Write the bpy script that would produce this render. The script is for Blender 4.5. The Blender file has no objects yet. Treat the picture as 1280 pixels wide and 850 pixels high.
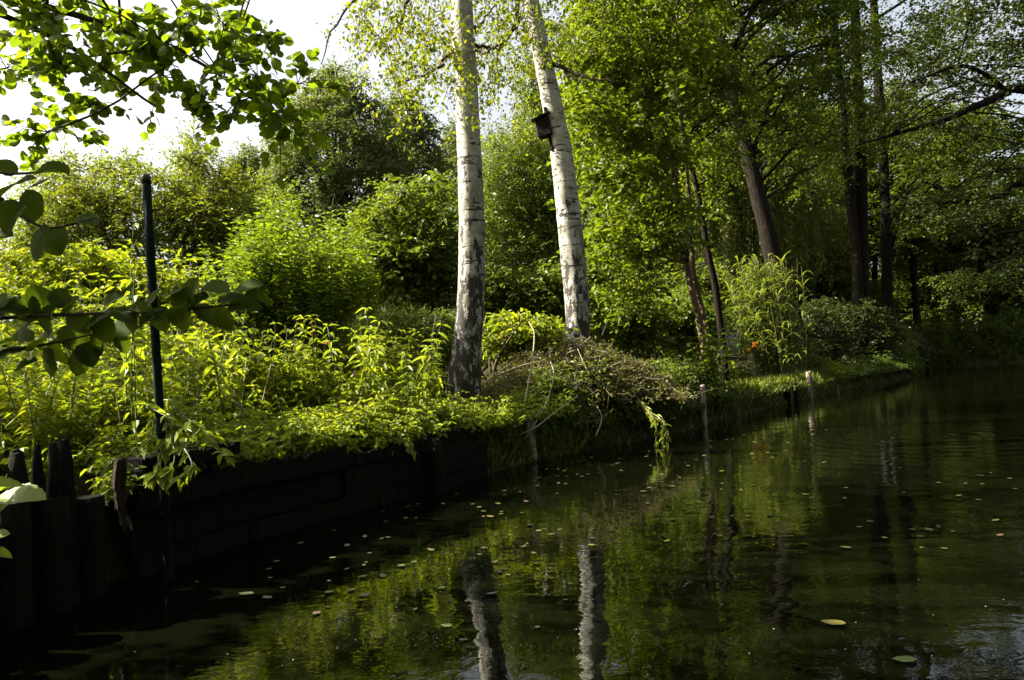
import bpy, math, random
import numpy as np
from mathutils import Matrix, Vector, noise as mnoise

# ------------------------------------------------------------------ camera, sky, sun, exposure
scene = bpy.context.scene
COL = scene.collection
EYE, FPX = 0.92, 950.0                          # eye height above the water, focal length in photo pixels
ROLL, PITCH = math.radians(3.0), math.radians(2.0)

cam_data = bpy.data.cameras.new('camera')
cam = bpy.data.objects.new('camera', cam_data)
COL.objects.link(cam)
cam_data.sensor_width = 36.0
cam_data.lens = FPX / 1280.0 * 36.0
cam_data.clip_start, cam_data.clip_end = 0.05, 3000.0
cam.location = (0.0, 0.0, EYE)
FWD = np.array([0.0, math.cos(PITCH), math.sin(PITCH)])
_u0, _r0 = np.array([0.0, -math.sin(PITCH), math.cos(PITCH)]), np.array([1.0, 0.0, 0.0])
RGT = _r0 * math.cos(ROLL) - _u0 * math.sin(ROLL)
UPV = _r0 * math.sin(ROLL) + _u0 * math.cos(ROLL)
cam.rotation_euler = Matrix((RGT, UPV, -FWD)).transposed().to_euler()
scene.camera = cam

SUN_ELEV = math.radians(39.0)
SUN_DIR = Vector((-1.0, 0.12, 0.0)).normalized() * math.cos(SUN_ELEV) + Vector((0, 0, math.sin(SUN_ELEV)))
world = bpy.data.worlds.new('World')
scene.world = world
world.use_nodes = True
wn = world.node_tree.nodes
wn.clear()
sky = wn.new('ShaderNodeTexSky')
sky.sky_type = 'NISHITA'
sky.sun_disc = False
sky.sun_elevation = SUN_ELEV
sky.sun_rotation = math.atan2(SUN_DIR.x, SUN_DIR.y)
sky.dust_density = 7.0
sky.air_density = 1.0
bg = wn.new('ShaderNodeBackground')
bg.inputs['Strength'].default_value = 0.066
wo = wn.new('ShaderNodeOutputWorld')
hsv = wn.new('ShaderNodeHueSaturation')                       # thin high haze: a paler sky
hsv.inputs['Saturation'].default_value = 0.40
world.node_tree.links.new(sky.outputs[0], hsv.inputs['Color'])
world.node_tree.links.new(hsv.outputs[0], bg.inputs[0])
world.node_tree.links.new(bg.outputs[0], wo.inputs[0])

sun_data = bpy.data.lights.new('sun', 'SUN')
sun_data.energy = 5.0
sun_data.angle = math.radians(0.5)
sun_data.color = (1.0, 0.93, 0.80)
sun = bpy.data.objects.new('sun', sun_data)
COL.objects.link(sun)
sun.rotation_euler = SUN_DIR.to_track_quat('Z', 'Y').to_euler()

vs = scene.view_settings
vs.view_transform = 'Standard'
vs.look = 'None'
vs.gamma = 1.0
vs.use_curve_mapping = False
vs.exposure = 2.40
scene.cycles.max_bounces = 7
scene.cycles.diffuse_bounces = 3
scene.cycles.glossy_bounces = 3
scene.cycles.transmission_bounces = 4
scene.cycles.sample_clamp_indirect = 4.0


def px(x, y, d):
    """The point that lies d metres ahead of the camera in the direction of photo pixel x, y."""
    r = FWD + RGT * ((x - 640.0) / FPX) + UPV * ((425.0 - y) / FPX)
    return r * (d / r[1]) + np.array([0.0, 0.0, EYE])


def on_water(x, y):
    """Where the sight line of photo pixel x, y meets the water."""
    r = FWD + RGT * ((x - 640.0) / FPX) + UPV * ((425.0 - y) / FPX)
    return r * (-EYE / r[2]) + np.array([0.0, 0.0, EYE])


# ------------------------------------------------------------------ materials
def new_mat(name):
    m = bpy.data.materials.new(name)
    m.use_nodes = True
    nt = m.node_tree
    nt.nodes.clear()
    out = nt.nodes.new('ShaderNodeOutputMaterial')
    return m, nt, out


def ramp(nt, stops):
    r = nt.nodes.new('ShaderNodeValToRGB')
    els = r.color_ramp.elements
    while len(els) < len(stops):
        els.new(0.5)
    for e, (p, c) in zip(els, stops):
        e.position = p
        e.color = (*c, 1.0) if len(c) == 3 else c
    return r


def leaf_mat(name, cols, trans=1.5, share=0.42, rough=0.38, spec=0.45, patch=0.35, gain=1.15):
    """Leaves: reflecting and light-passing, every leaf its own shade of the given colours."""
    m, nt, out = new_mat(name)
    L = nt.links.new
    geo = nt.nodes.new('ShaderNodeNewGeometry')
    cols = [tuple(gain * q for q in c) for c in cols]
    n = len(cols)
    r = ramp(nt, [(i / max(1, n - 1), c) for i, c in enumerate(cols)])
    tc = nt.nodes.new('ShaderNodeTexCoord')
    no = nt.nodes.new('ShaderNodeTexNoise')
    no.inputs['Scale'].default_value = 1.3
    no.inputs['Detail'].default_value = 2.0
    L(tc.outputs['Object'], no.inputs['Vector'])
    mx = nt.nodes.new('ShaderNodeMix')
    mx.inputs['Factor'].default_value = patch
    L(geo.outputs['Random Per Island'], mx.inputs[2])
    L(no.outputs['Fac'], mx.inputs[3])
    L(mx.outputs[0], r.inputs[0])
    pb = nt.nodes.new('ShaderNodeBsdfPrincipled')
    pb.inputs['Roughness'].default_value = rough + 0.10
    pb.inputs['Specular IOR Level'].default_value = spec * 0.45
    L(r.outputs[0], pb.inputs['Base Color'])
    tr = nt.nodes.new('ShaderNodeBsdfTranslucent')
    mul = nt.nodes.new('ShaderNodeMix')
    mul.data_type = 'RGBA'
    mul.blend_type = 'MULTIPLY'
    mul.inputs['Factor'].default_value = 1.0
    L(r.outputs[0], mul.inputs[6])
    mul.inputs[7].default_value = (trans * 1.5 * 1.07, trans * 1.5, trans * 0.40, 1.0)
    L(mul.outputs[2], tr.inputs['Color'])
    ms = nt.nodes.new('ShaderNodeMixShader')
    ms.inputs[0].default_value = share
    L(pb.outputs[0], ms.inputs[1])
    L(tr.outputs[0], ms.inputs[2])
    L(ms.outputs[0], out.inputs['Surface'])
    return m


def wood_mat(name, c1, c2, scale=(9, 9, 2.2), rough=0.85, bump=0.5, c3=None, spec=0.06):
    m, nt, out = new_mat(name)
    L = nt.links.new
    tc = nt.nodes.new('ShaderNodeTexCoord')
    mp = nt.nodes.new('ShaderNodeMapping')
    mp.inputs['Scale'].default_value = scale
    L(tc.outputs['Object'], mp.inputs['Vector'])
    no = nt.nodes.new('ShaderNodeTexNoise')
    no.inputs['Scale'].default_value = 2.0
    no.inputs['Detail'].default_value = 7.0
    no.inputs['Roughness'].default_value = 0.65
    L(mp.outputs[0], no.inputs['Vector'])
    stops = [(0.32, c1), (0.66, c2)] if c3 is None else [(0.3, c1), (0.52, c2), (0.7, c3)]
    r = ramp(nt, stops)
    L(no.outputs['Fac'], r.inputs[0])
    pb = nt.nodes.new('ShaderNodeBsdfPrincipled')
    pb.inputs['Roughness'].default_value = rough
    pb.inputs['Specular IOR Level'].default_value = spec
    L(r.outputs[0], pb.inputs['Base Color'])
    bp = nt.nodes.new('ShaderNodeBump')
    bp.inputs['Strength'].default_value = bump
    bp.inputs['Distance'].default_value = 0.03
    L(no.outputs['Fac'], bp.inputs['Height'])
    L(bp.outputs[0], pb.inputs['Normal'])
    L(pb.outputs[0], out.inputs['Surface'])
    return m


def birch_mat():
    """White birch bark: short dark cross bands all the way up, black fissured plates low on the trunk (object origin at the foot)."""
    m, nt, out = new_mat('birch_bark')
    L = nt.links.new
    N = nt.nodes.new
    tc = N('ShaderNodeTexCoord')
    sep = N('ShaderNodeSeparateXYZ')
    L(tc.outputs['Object'], sep.inputs[0])

    def noise(scale, sc, detail=4.0, rough=0.55):
        mp = N('ShaderNodeMapping')
        mp.inputs['Scale'].default_value = sc
        L(tc.outputs['Object'], mp.inputs['Vector'])
        no = N('ShaderNodeTexNoise')
        no.inputs['Scale'].default_value = scale
        no.inputs['Detail'].default_value = detail
        no.inputs['Roughness'].default_value = rough
        L(mp.outputs[0], no.inputs['Vector'])
        return no.outputs['Fac']

    def math_(op, a, b=None, c=None):
        q = N('ShaderNodeMath')
        q.operation = op
        for i, v in enumerate((a, b, c)):
            if v is None:
                continue
            if isinstance(v, (int, float)):
                q.inputs[i].default_value = v
            else:
                L(v, q.inputs[i])
        return q.outputs[0]

    def step(v, lo, hi):
        q = N('ShaderNodeMapRange')
        q.interpolation_type = 'SMOOTHSTEP'
        q.inputs['From Min'].default_value = lo
        q.inputs['From Max'].default_value = hi
        L(v, q.inputs['Value'])
        return q.outputs[0]
    tone = noise(3.0, (1, 1, 2.5))
    base = ramp(nt, [(0.3, (0.20, 0.185, 0.14)), (0.5, (0.35, 0.33, 0.275)), (0.72, (0.48, 0.455, 0.40))])
    L(tone, base.inputs[0])
    bands = step(noise(1.0, (3.5, 3.5, 22), 3.0), 0.58, 0.68)
    fine = math_('MULTIPLY', step(noise(1.0, (16, 16, 95), 2.0), 0.60, 0.68), 0.6)
    knots = step(noise(1.0, (4.5, 4.5, 6.5), 3.0), 0.655, 0.70)
    low = math_('MULTIPLY', step(sep.outputs['Z'], 3.8, 0.0), 0.235)       # plates crowd towards the foot
    plates = step(math_('ADD', noise(1.0, (15, 15, 6.0), 5.0, 0.68), low), 0.63, 0.70)
    bands = math_('MULTIPLY', bands, step(noise(1.0, (0.9, 0.9, 1.7), 2.0), 0.33, 0.48))
    d1 = math_('MAXIMUM', bands, fine)
    d2 = math_('MAXIMUM', d1, knots)
    d3 = math_('MAXIMUM', d2, plates)
    lichen = N('ShaderNodeMix')
    lichen.data_type = 'RGBA'
    L(step(noise(1.0, (6, 6, 2.6), 6.0, 0.7), 0.46, 0.66), lichen.inputs['Factor'])
    L(base.outputs[0], lichen.inputs[6])
    lichen.inputs[7].default_value = (0.17, 0.165, 0.115, 1)
    mx = N('ShaderNodeMix')
    mx.data_type = 'RGBA'
    L(d3, mx.inputs['Factor'])
    L(lichen.outputs[2], mx.inputs[6])
    mx.inputs[7].default_value = (0.030, 0.025, 0.019, 1)
    pb = N('ShaderNodeBsdfPrincipled')
    pb.inputs['Roughness'].default_value = 0.7
    pb.inputs['Specular IOR Level'].default_value = 0.25
    L(mx.outputs[2], pb.inputs['Base Color'])
    bp = N('ShaderNodeBump')
    bp.inputs['Strength'].default_value = 0.7
    bp.inputs['Distance'].default_value = 0.015
    hgt = math_('SUBTRACT', math_('MULTIPLY', tone, 0.3), d3)
    L(hgt, bp.inputs['Height'])
    L(bp.outputs[0], pb.inputs['Normal'])
    L(pb.outputs[0], out.inputs['Surface'])
    return m


def plain_mat(name, col, rough=0.6, spec=0.4, metal=0.0, var=0.25, scale=18.0):
    m, nt, out = new_mat(name)
    L = nt.links.new
    tc = nt.nodes.new('ShaderNodeTexCoord')
    no = nt.nodes.new('ShaderNodeTexNoise')
    no.inputs['Scale'].default_value = scale
    no.inputs['Detail'].default_value = 5.0
    L(tc.outputs['Object'], no.inputs['Vector'])
    r = ramp(nt, [(0.3, tuple(c * (1 - var) for c in col)), (0.7, tuple(c * (1 + var) for c in col))])
    L(no.outputs['Fac'], r.inputs[0])
    pb = nt.nodes.new('ShaderNodeBsdfPrincipled')
    pb.inputs['Roughness'].default_value = rough
    pb.inputs['Specular IOR Level'].default_value = spec
    pb.inputs['Metallic'].default_value = metal
    L(r.outputs[0], pb.inputs['Base Color'])
    L(pb.outputs[0], out.inputs['Surface'])
    return m


def island_mat(name, cols, rough=0.7, spec=0.3):
    """Loose bits (twigs, stalks, straw): each bit its own tone."""
    m, nt, out = new_mat(name)
    L = nt.links.new
    geo = nt.nodes.new('ShaderNodeNewGeometry')
    r = ramp(nt, [(i / max(1, len(cols) - 1), c) for i, c in enumerate(cols)])
    L(geo.outputs['Random Per Island'], r.inputs[0])
    pb = nt.nodes.new('ShaderNodeBsdfPrincipled')
    pb.inputs['Roughness'].default_value = rough
    pb.inputs['Specular IOR Level'].default_value = spec
    L(r.outputs[0], pb.inputs['Base Color'])
    L(pb.outputs[0], out.inputs['Surface'])
    return m


def ground_mat():
    m, nt, out = new_mat('bank_soil')
    L = nt.links.new
    tc = nt.nodes.new('ShaderNodeTexCoord')
    n1 = nt.nodes.new('ShaderNodeTexNoise')
    n1.inputs['Scale'].default_value = 1.1
    n1.inputs['Detail'].default_value = 8.0
    L(tc.outputs['Object'], n1.inputs['Vector'])
    r = ramp(nt, [(0.3, (0.012, 0.009, 0.005)), (0.5, (0.026, 0.022, 0.009)), (0.7, (0.032, 0.038, 0.010))])
    L(n1.outputs['Fac'], r.inputs[0])
    n2 = nt.nodes.new('ShaderNodeTexNoise')
    n2.inputs['Scale'].default_value = 30.0
    n2.inputs['Detail'].default_value = 6.0
    L(tc.outputs['Object'], n2.inputs['Vector'])
    bp = nt.nodes.new('ShaderNodeBump')
    bp.inputs['Strength'].default_value = 0.8
    bp.inputs['Distance'].default_value = 0.05
    L(n2.outputs['Fac'], bp.inputs['Height'])
    pb = nt.nodes.new('ShaderNodeBsdfPrincipled')
    pb.inputs['Roughness'].default_value = 0.9
    pb.inputs['Specular IOR Level'].default_value = 0.04
    L(r.outputs[0], pb.inputs['Base Color'])
    L(bp.outputs[0], pb.inputs['Normal'])
    L(pb.outputs[0], out.inputs['Surface'])
    return m


def water_mat():
    m, nt, out = new_mat('river_water')
    L = nt.links.new
    N = nt.nodes.new
    tc = N('ShaderNodeTexCoord')

    def noise(scale, sc, detail, dist=0.0):
        mp = N('ShaderNodeMapping')
        mp.inputs['Scale'].default_value = sc
        mp.inputs['Rotation'].default_value = (0, 0, math.radians(25))
        L(tc.outputs['Object'], mp.inputs['Vector'])
        no = N('ShaderNodeTexNoise')
        no.inputs['Scale'].default_value = scale
        no.inputs['Detail'].default_value = detail
        no.inputs['Distortion'].default_value = dist
        L(mp.outputs[0], no.inputs['Vector'])
        return no.outputs['Fac']

    def mul(a, b):
        q = N('ShaderNodeMath')
        q.operation = 'MULTIPLY'
        L(a, q.inputs[0])
        if isinstance(b, float):
            q.inputs[1].default_value = b
        else:
            L(b, q.inputs[1])
        return q.outputs[0]

    def add(a, b):
        q = N('ShaderNodeMath')
        q.operation = 'ADD'
        L(a, q.inputs[0])
        L(b, q.inputs[1])
        return q.outputs[0]
    swell = mul(noise(2.3, (1, 1, 1), 2.0, 0.9), 0.0036)
    mid = mul(noise(7.0, (1, 1.3, 1), 2.5, 1.2), 0.0008)
    # gusts: patches where small ripples stand
    patch = noise(0.22, (1, 1, 1), 2.0)
    pr = N('ShaderNodeMapRange')
    pr.inputs['From Min'].default_value = 0.42
    pr.inputs['From Max'].default_value = 0.68
    L(patch, pr.inputs['Value'])
    small = mul(mul(noise(13.0, (1.0, 2.2, 1), 2.0, 0.2), 0.0012), pr.outputs[0])
    # rings spreading from a spot near the far right
    mp = N('ShaderNodeMapping')
    rc = on_water(1165, 545)
    mp.inputs['Location'].default_value = (-rc[0], -rc[1], 0)
    L(tc.outputs['Object'], mp.inputs['Vector'])
    ln = N('ShaderNodeVectorMath')
    ln.operation = 'LENGTH'
    L(mp.outputs[0], ln.inputs[0])
    sn = N('ShaderNodeMath')
    sn.operation = 'SINE'
    L(mul(ln.outputs['Value'], 24.0), sn.inputs[0])
    fade = N('ShaderNodeMapRange')
    fade.inputs['From Min'].default_value = 3.2
    fade.inputs['From Max'].default_value = 0.3
    L(ln.outputs['Value'], fade.inputs['Value'])
    rings = mul(mul(sn.outputs[0], fade.outputs[0]), 0.0008)
    h = add(add(add(swell, mid), small), rings)
    bp = N('ShaderNodeBump')
    bp.inputs['Strength'].default_value = 1.0
    bp.inputs['Distance'].default_value = 1.0
    L(h, bp.inputs['Height'])
    pb = N('ShaderNodeBsdfPrincipled')
    pb.inputs['Base Color'].default_value = (0.0018, 0.0022, 0.0007, 1)
    pb.inputs['Roughness'].default_value = 0.015
    pb.inputs['IOR'].default_value = 1.33
    pb.inputs['Specular IOR Level'].default_value = 0.5
    L(bp.outputs[0], pb.inputs['Normal'])
    L(pb.outputs[0], out.inputs['Surface'])
    return m


M = {
    'ground': ground_mat(), 'water': water_mat(), 'birch': birch_mat(),
    'bark': wood_mat('dark_bark', (0.004, 0.003, 0.002), (0.014, 0.011, 0.007), (15, 15, 2.6), 0.9, 1.0, (0.024, 0.020, 0.014)),
    'bark_brown': wood_mat('brown_bark', (0.06, 0.042, 0.022), (0.16, 0.115, 0.065), (9, 9, 2.0), 0.85, 0.8),
    'twig': wood_mat('twig_bark', (0.03, 0.024, 0.015), (0.07, 0.055, 0.032), (9, 9, 9), 0.8, 0.2),
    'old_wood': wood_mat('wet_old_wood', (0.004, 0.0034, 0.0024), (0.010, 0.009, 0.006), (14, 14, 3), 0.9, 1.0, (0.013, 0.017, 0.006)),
    'grey_wood': wood_mat('grey_weathered_wood', (0.10, 0.08, 0.055), (0.33, 0.29, 0.22), (16, 16, 3), 0.85, 0.9),
    'sunlit_wood': wood_mat('sunlit_brown_wood', (0.012, 0.009, 0.006), (0.035, 0.027, 0.016), (30, 30, 5), 0.9, 1.0, (0.085, 0.066, 0.038)),  # paler than the wall boards: sun on the broken end, in the colour
    'pale_wood': wood_mat('pale_split_wood', (0.09, 0.075, 0.05), (0.28, 0.235, 0.17), (16, 16, 3), 0.85, 0.9),
    'box_wood': wood_mat('dark_box_wood', (0.006, 0.004, 0.003), (0.014, 0.009, 0.007), (20, 20, 4), 0.8, 0.5),
    'box_front_lit': wood_mat('sunlit_box_front', (0.12, 0.08, 0.07), (0.22, 0.15, 0.13), (20, 20, 4), 0.8, 0.5),  # sunlight on the front put into its paler, pinkish colour
    'pole': plain_mat('green_pole_paint', (0.003, 0.010, 0.006), 0.8, 0.08, 0.0, 0.5, 30),
    'pole_cap': plain_mat('black_plastic', (0.012, 0.014, 0.013), 0.4),
    'hazel_leaf': leaf_mat('hazel_leaf', [(0.022, 0.036, 0.006), (0.034, 0.054, 0.008), (0.048, 0.070, 0.009)], 1.3, 0.42, 0.6, 0.1),
    'alder_leaf': leaf_mat('alder_leaf', [(0.035, 0.060, 0.006), (0.060, 0.095, 0.008), (0.095, 0.125, 0.010)], 1.6, 0.50),
    'nettle_leaf': leaf_mat('nettle_leaf', [(0.058, 0.086, 0.008), (0.086, 0.118, 0.010), (0.130, 0.150, 0.014), (0.076, 0.112, 0.012)], 1.45, 0.42, 0.45, 0.4, 0.3),
    'balsam_leaf': leaf_mat('balsam_leaf', [(0.08, 0.115, 0.014), (0.12, 0.155, 0.016), (0.15, 0.18, 0.022)], 1.4, 0.42, 0.4, 0.45, 0.2),
    'shoot_leaf': leaf_mat('shoot_leaf', [(0.048, 0.078, 0.009), (0.066, 0.102, 0.011), (0.092, 0.125, 0.013)], 1.4, 0.42, 0.36),
    'willow_leaf': leaf_mat('willow_leaf', [(0.060, 0.085, 0.014), (0.085, 0.110, 0.018), (0.115, 0.13, 0.022)], 1.3, 0.42, 0.38),
    'birch_leaf': leaf_mat('birch_leaf', [(0.050, 0.078, 0.010), (0.070, 0.098, 0.011), (0.105, 0.115, 0.012), (0.06, 0.09, 0.012)], 1.5, 0.45, 0.4, 0.4),
    'oak_leaf': leaf_mat('oak_leaf', [(0.062, 0.085, 0.036), (0.082, 0.106, 0.042), (0.108, 0.130, 0.048)], 1.0, 0.38, 0.45),
    'bush_leaf': leaf_mat('bush_leaf', [(0.045, 0.070, 0.012), (0.065, 0.092, 0.014), (0.095, 0.115, 0.018)], 1.2, 0.38, 0.34, 0.55),
    'lime_leaf': leaf_mat('lime_leaf', [(0.046, 0.070, 0.008), (0.066, 0.095, 0.009), (0.095, 0.120, 0.010)], 1.3, 0.43, 0.36, 0.5),
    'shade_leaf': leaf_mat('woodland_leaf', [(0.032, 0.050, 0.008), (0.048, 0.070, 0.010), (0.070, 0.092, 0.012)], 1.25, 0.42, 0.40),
    'shaded_leaf': leaf_mat('shaded_glossy_leaf', [(0.018, 0.028, 0.006), (0.028, 0.042, 0.008), (0.044, 0.058, 0.010)], 0.8, 0.36, 0.34, 0.55),  # shade put into the colour: darker leaves for unlit boughs and bushes
    'ivy_leaf': leaf_mat('ivy_leaf', [(0.028, 0.045, 0.010), (0.045, 0.070, 0.013), (0.085, 0.108, 0.016)], 1.1, 0.34, 0.40, 0.35),
    'dry_leaf': leaf_mat('dry_leaf', [(0.058, 0.050, 0.016), (0.085, 0.080, 0.022), (0.065, 0.088, 0.016), (0.12, 0.105, 0.036), (0.05, 0.078, 0.012)], 1.0, 0.30, 0.55, 0.3, 0.2),
    'grass_blade': leaf_mat('grass_blade', [(0.085, 0.120, 0.018), (0.12, 0.150, 0.022), (0.16, 0.17, 0.035)], 1.2, 0.40, 0.5, 0.3),
    'reed_leaf': leaf_mat('reed_leaf', [(0.075, 0.110, 0.018), (0.105, 0.145, 0.022), (0.145, 0.165, 0.034)], 1.2, 0.40, 0.40, 0.4),
    'reed_straw': island_mat('reed_straw', [(0.10, 0.095, 0.03), (0.17, 0.145, 0.055), (0.085, 0.11, 0.025)]),
    'stalk': island_mat('dry_stalk', [(0.15, 0.12, 0.07), (0.26, 0.21, 0.13), (0.34, 0.29, 0.20)]),
    'brush_twig': island_mat('brush_twig', [(0.05, 0.035, 0.02), (0.12, 0.09, 0.055), (0.22, 0.17, 0.10)]),
    'green_stem': plain_mat('green_stem', (0.06, 0.085, 0.02), 0.5),
    'red_stem': plain_mat('reddish_stem', (0.10, 0.035, 0.025), 0.5),
    'pink': leaf_mat('pink_petal', [(0.36, 0.13, 0.32), (0.46, 0.22, 0.42)], 0.7, 0.3),
    'orange': leaf_mat('orange_petal', [(0.55, 0.20, 0.02), (0.62, 0.28, 0.03)], 1.1, 0.35),
    'float_yellow': plain_mat('yellow_fallen_leaf', (0.085, 0.075, 0.012), 0.5, 0.5),
    'float_brown': plain_mat('brown_fallen_leaf', (0.050, 0.032, 0.012), 0.55, 0.5),
    'float_green': plain_mat('green_fallen_leaf', (0.040, 0.055, 0.010), 0.5, 0.5),
    'speck': plain_mat('pale_seed_fluff', (0.25, 0.24, 0.2), 0.8),
}


# ------------------------------------------------------------------ mesh building
class MB:
    def __init__(self):
        self.V, self.F, self.n = [], {}, 0

    def add(self, V, F):
        V = np.asarray(V, float).reshape(-1, 3)
        for f in F:
            f = np.asarray(f, np.int64)
            if f.size:
                self.F.setdefault(f.shape[1], []).append(f + self.n)
        self.V.append(V)
        self.n += len(V)
        return self

    def build(self, name, mat, parent=None, smooth=True, origin=None):
        V = np.concatenate(self.V) if self.V else np.zeros((0, 3))
        if origin is not None:
            V = V - np.asarray(origin, float)
        groups = [np.concatenate(f) for k, f in sorted(self.F.items())]
        me = bpy.data.meshes.new(name)
        me.vertices.add(len(V))
        me.vertices.foreach_set('co', V.astype(np.float32).ravel())
        loops = np.concatenate([g.ravel() for g in groups])
        tot = np.concatenate([np.full(len(g), g.shape[1]) for g in groups])
        start = np.concatenate([[0], np.cumsum(tot)[:-1]])
        me.loops.add(len(loops))
        me.loops.foreach_set('vertex_index', loops.astype(np.int32))
        me.polygons.add(len(tot))
        me.polygons.foreach_set('loop_start', start.astype(np.int32))
        me.polygons.foreach_set('loop_total', tot.astype(np.int32))
        me.polygons.foreach_set('use_smooth', np.full(len(tot), smooth))
        me.update(calc_edges=True)
        me.validate()
        me.materials.append(mat)
        o = bpy.data.objects.new(name, me)
        COL.objects.link(o)
        if parent is not None:
            o.parent = parent
        if origin is not None and parent is None:
            o.location = origin
        return o


def thing(name, label, cat, loc=(0, 0, 0), group=None):
    o = bpy.data.objects.new(name, None)
    COL.objects.link(o)
    o.location = loc
    o.empty_display_size = 0.2
    return tag(o, label, cat, group)


def tag(o, label, cat, group=None, kind=None):
    o['label'] = label
    o['category'] = cat
    if group:
        o['group'] = group
    if kind:
        o['kind'] = kind
    return o


def copy_tree(o, parent=None):
    c = o.copy()
    COL.objects.link(c)
    c.parent = parent
    for ch in list(o.children):
        copy_tree(ch, c)
    return c


def unit(v):
    return v / np.maximum(np.linalg.norm(v, axis=-1, keepdims=True), 1e-9)


def tube(path, radii, sides=8, wob=0.0, rng=None, cap=True):
    P = np.asarray(path, float)
    n = len(P)
    R = np.broadcast_to(np.asarray(radii, float), (n,))
    T = unit(np.gradient(P, axis=0))
    ref = np.array([1.0, 0.0, 0.0]) if abs(T[0][0]) < 0.8 else np.array([0.0, 1.0, 0.0])
    U = np.zeros_like(P)
    u = ref
    for i in range(n):
        u = u - T[i] * np.dot(u, T[i])
        u = u / max(np.linalg.norm(u), 1e-9)
        U[i] = u
    W = np.cross(T, U)
    a = np.linspace(0, 2 * math.pi, sides, endpoint=False)
    rr = R[:, None] * np.ones(sides)
    if wob and rng is not None:
        rr = rr * (1 + wob * rng.standard_normal((n, sides)))
    V = P[:, None] + U[:, None] * (np.cos(a) * rr)[..., None] + W[:, None] * (np.sin(a) * rr)[..., None]
    V = V.reshape(-1, 3)
    i = np.arange(n - 1)[:, None] * sides
    j = np.arange(sides)[None]
    k = (j + 1) % sides
    F = np.stack([i + j, i + k, i + sides + k, i + sides + j], -1).reshape(-1, 4)
    out = [F]
    if cap:
        out += [np.arange(sides)[::-1][None], (np.arange(sides) + (n - 1) * sides)[None]]
    return V, out


def thin_tubes(S, E, r0, r1, mid=None):
    """Many thin three-sided twigs at once from the points S to E (through mid)."""
    S, E = np.asarray(S, float), np.asarray(E, float)
    rows = [S, E] if mid is None else [S, mid, E]
    D = unit(E - S)
    ref = np.where(np.abs(D[:, 2:3]) < 0.9, np.array([[0, 0, 1.0]]), np.array([[1.0, 0, 0]]))
    U = unit(np.cross(D, ref))
    W = np.cross(D, U)
    m, k = len(S), len(rows)
    rad = np.linspace(0, 1, k)
    V = np.zeros((m, k, 3, 3))
    for t in range(k):
        r = (np.asarray(r0) * (1 - rad[t]) + np.asarray(r1) * rad[t]) * np.ones(m)
        for s in range(3):
            a = 2 * math.pi * s / 3
            V[:, t, s] = rows[t] + (U * math.cos(a) + W * math.sin(a)) * r[:, None]
    base = (np.arange(m) * k * 3)[:, None, None]
    t = (np.arange(k - 1) * 3)[None, :, None]
    s = np.arange(3)[None, None]
    s2 = (s + 1) % 3
    F = np.stack(np.broadcast_arrays(base + t + s, base + t + s2, base + t + 3 + s2, base + t + 3 + s), -1).reshape(-1, 4)
    return V.reshape(-1, 3), [F]


def box(c, s, rz=0.0, tilt=(0, 0)):
    """Box verts/faces with rotation about z, then small tilts about x and y."""
    x, y, z = np.array(s) / 2
    V = np.array([[-x, -y, -z], [x, -y, -z], [x, y, -z], [-x, y, -z], [-x, -y, z], [x, -y, z], [x, y, z], [-x, y, z]])
    ax, ay = tilt
    Rx = np.array([[1, 0, 0], [0, math.cos(ax), -math.sin(ax)], [0, math.sin(ax), math.cos(ax)]])
    Ry = np.array([[math.cos(ay), 0, math.sin(ay)], [0, 1, 0], [-math.sin(ay), 0, math.cos(ay)]])
    Rz = np.array([[math.cos(rz), -math.sin(rz), 0], [math.sin(rz), math.cos(rz), 0], [0, 0, 1]])
    V = V @ Rx.T @ Ry.T @ Rz.T + np.asarray(c, float)
    F = [[0, 3, 2, 1], [4, 5, 6, 7], [0, 1, 5, 4], [1, 2, 6, 5], [2, 3, 7, 6], [3, 0, 4, 7]]
    return V, [F]


def outline_leaf(side, fold=0.25, droop=0.18):
    """Leaf template from one side's outline [(half width, along)]: two folded strips either side of the midrib, bending down at the tip."""
    n = len(side)
    ys = [p[1] for p in side]
    mid = [(0, 0.0, 0)] + [(0, y, -droop * y * y) for y in ys] + [(0, 1.0, -droop)]
    rt = [(w, y, fold * w - droop * y * y) for w, y in side]
    lt = [(-w, y, fold * w - droop * y * y) for w, y in side]
    V = np.array(mid + rt + lt, float)
    nm = len(mid)
    R = lambda i: nm + i
    Lf = lambda i: nm + n + i
    tri = [[0, R(0), 1], [0, 1, Lf(0)], [nm - 1, nm - 2, R(n - 1)], [nm - 1, Lf(n - 1), nm - 2]]
    quad = []
    for i in range(n - 1):
        quad.append([i + 1, R(i), R(i + 1), i + 2])
        quad.append([i + 1, i + 2, Lf(i + 1), Lf(i)])
    return V, [np.array(tri)] + ([np.array(quad)] if quad else [])


T_DIAMOND = (np.array([[0, 0, 0], [0.5, 0.45, 0.10], [0, 1, -0.12], [-0.5, 0.45, 0.10]], float), [np.array([[0, 1, 2], [0, 2, 3]])])
T_OVAL = (np.array([[0, 0, 0], [0.42, 0.25, 0.09], [0.40, 0.68, 0.04], [0, 1, -0.15], [-0.40, 0.68, 0.04], [-0.42, 0.25, 0.09]], float),
          [np.array([[0, 1, 2, 3], [0, 3, 4, 5]])])
T_POINTED = (np.array([[0, 0, 0], [0.46, 0.26, 0.12], [0.30, 0.62, 0.0], [0, 1, -0.22], [-0.30, 0.62, 0.0], [-0.46, 0.26, 0.12]], float),
             [np.array([[0, 1, 2, 3], [0, 3, 4, 5]])])
T_ROUND = outline_leaf([(0.34, 0.10), (0.50, 0.36), (0.48, 0.66), (0.28, 0.90)], 0.18, 0.12)
T_LANCE = outline_leaf([(0.38, 0.15), (0.50, 0.36), (0.36, 0.65), (0.14, 0.88)], 0.28, 0.25)
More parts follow.
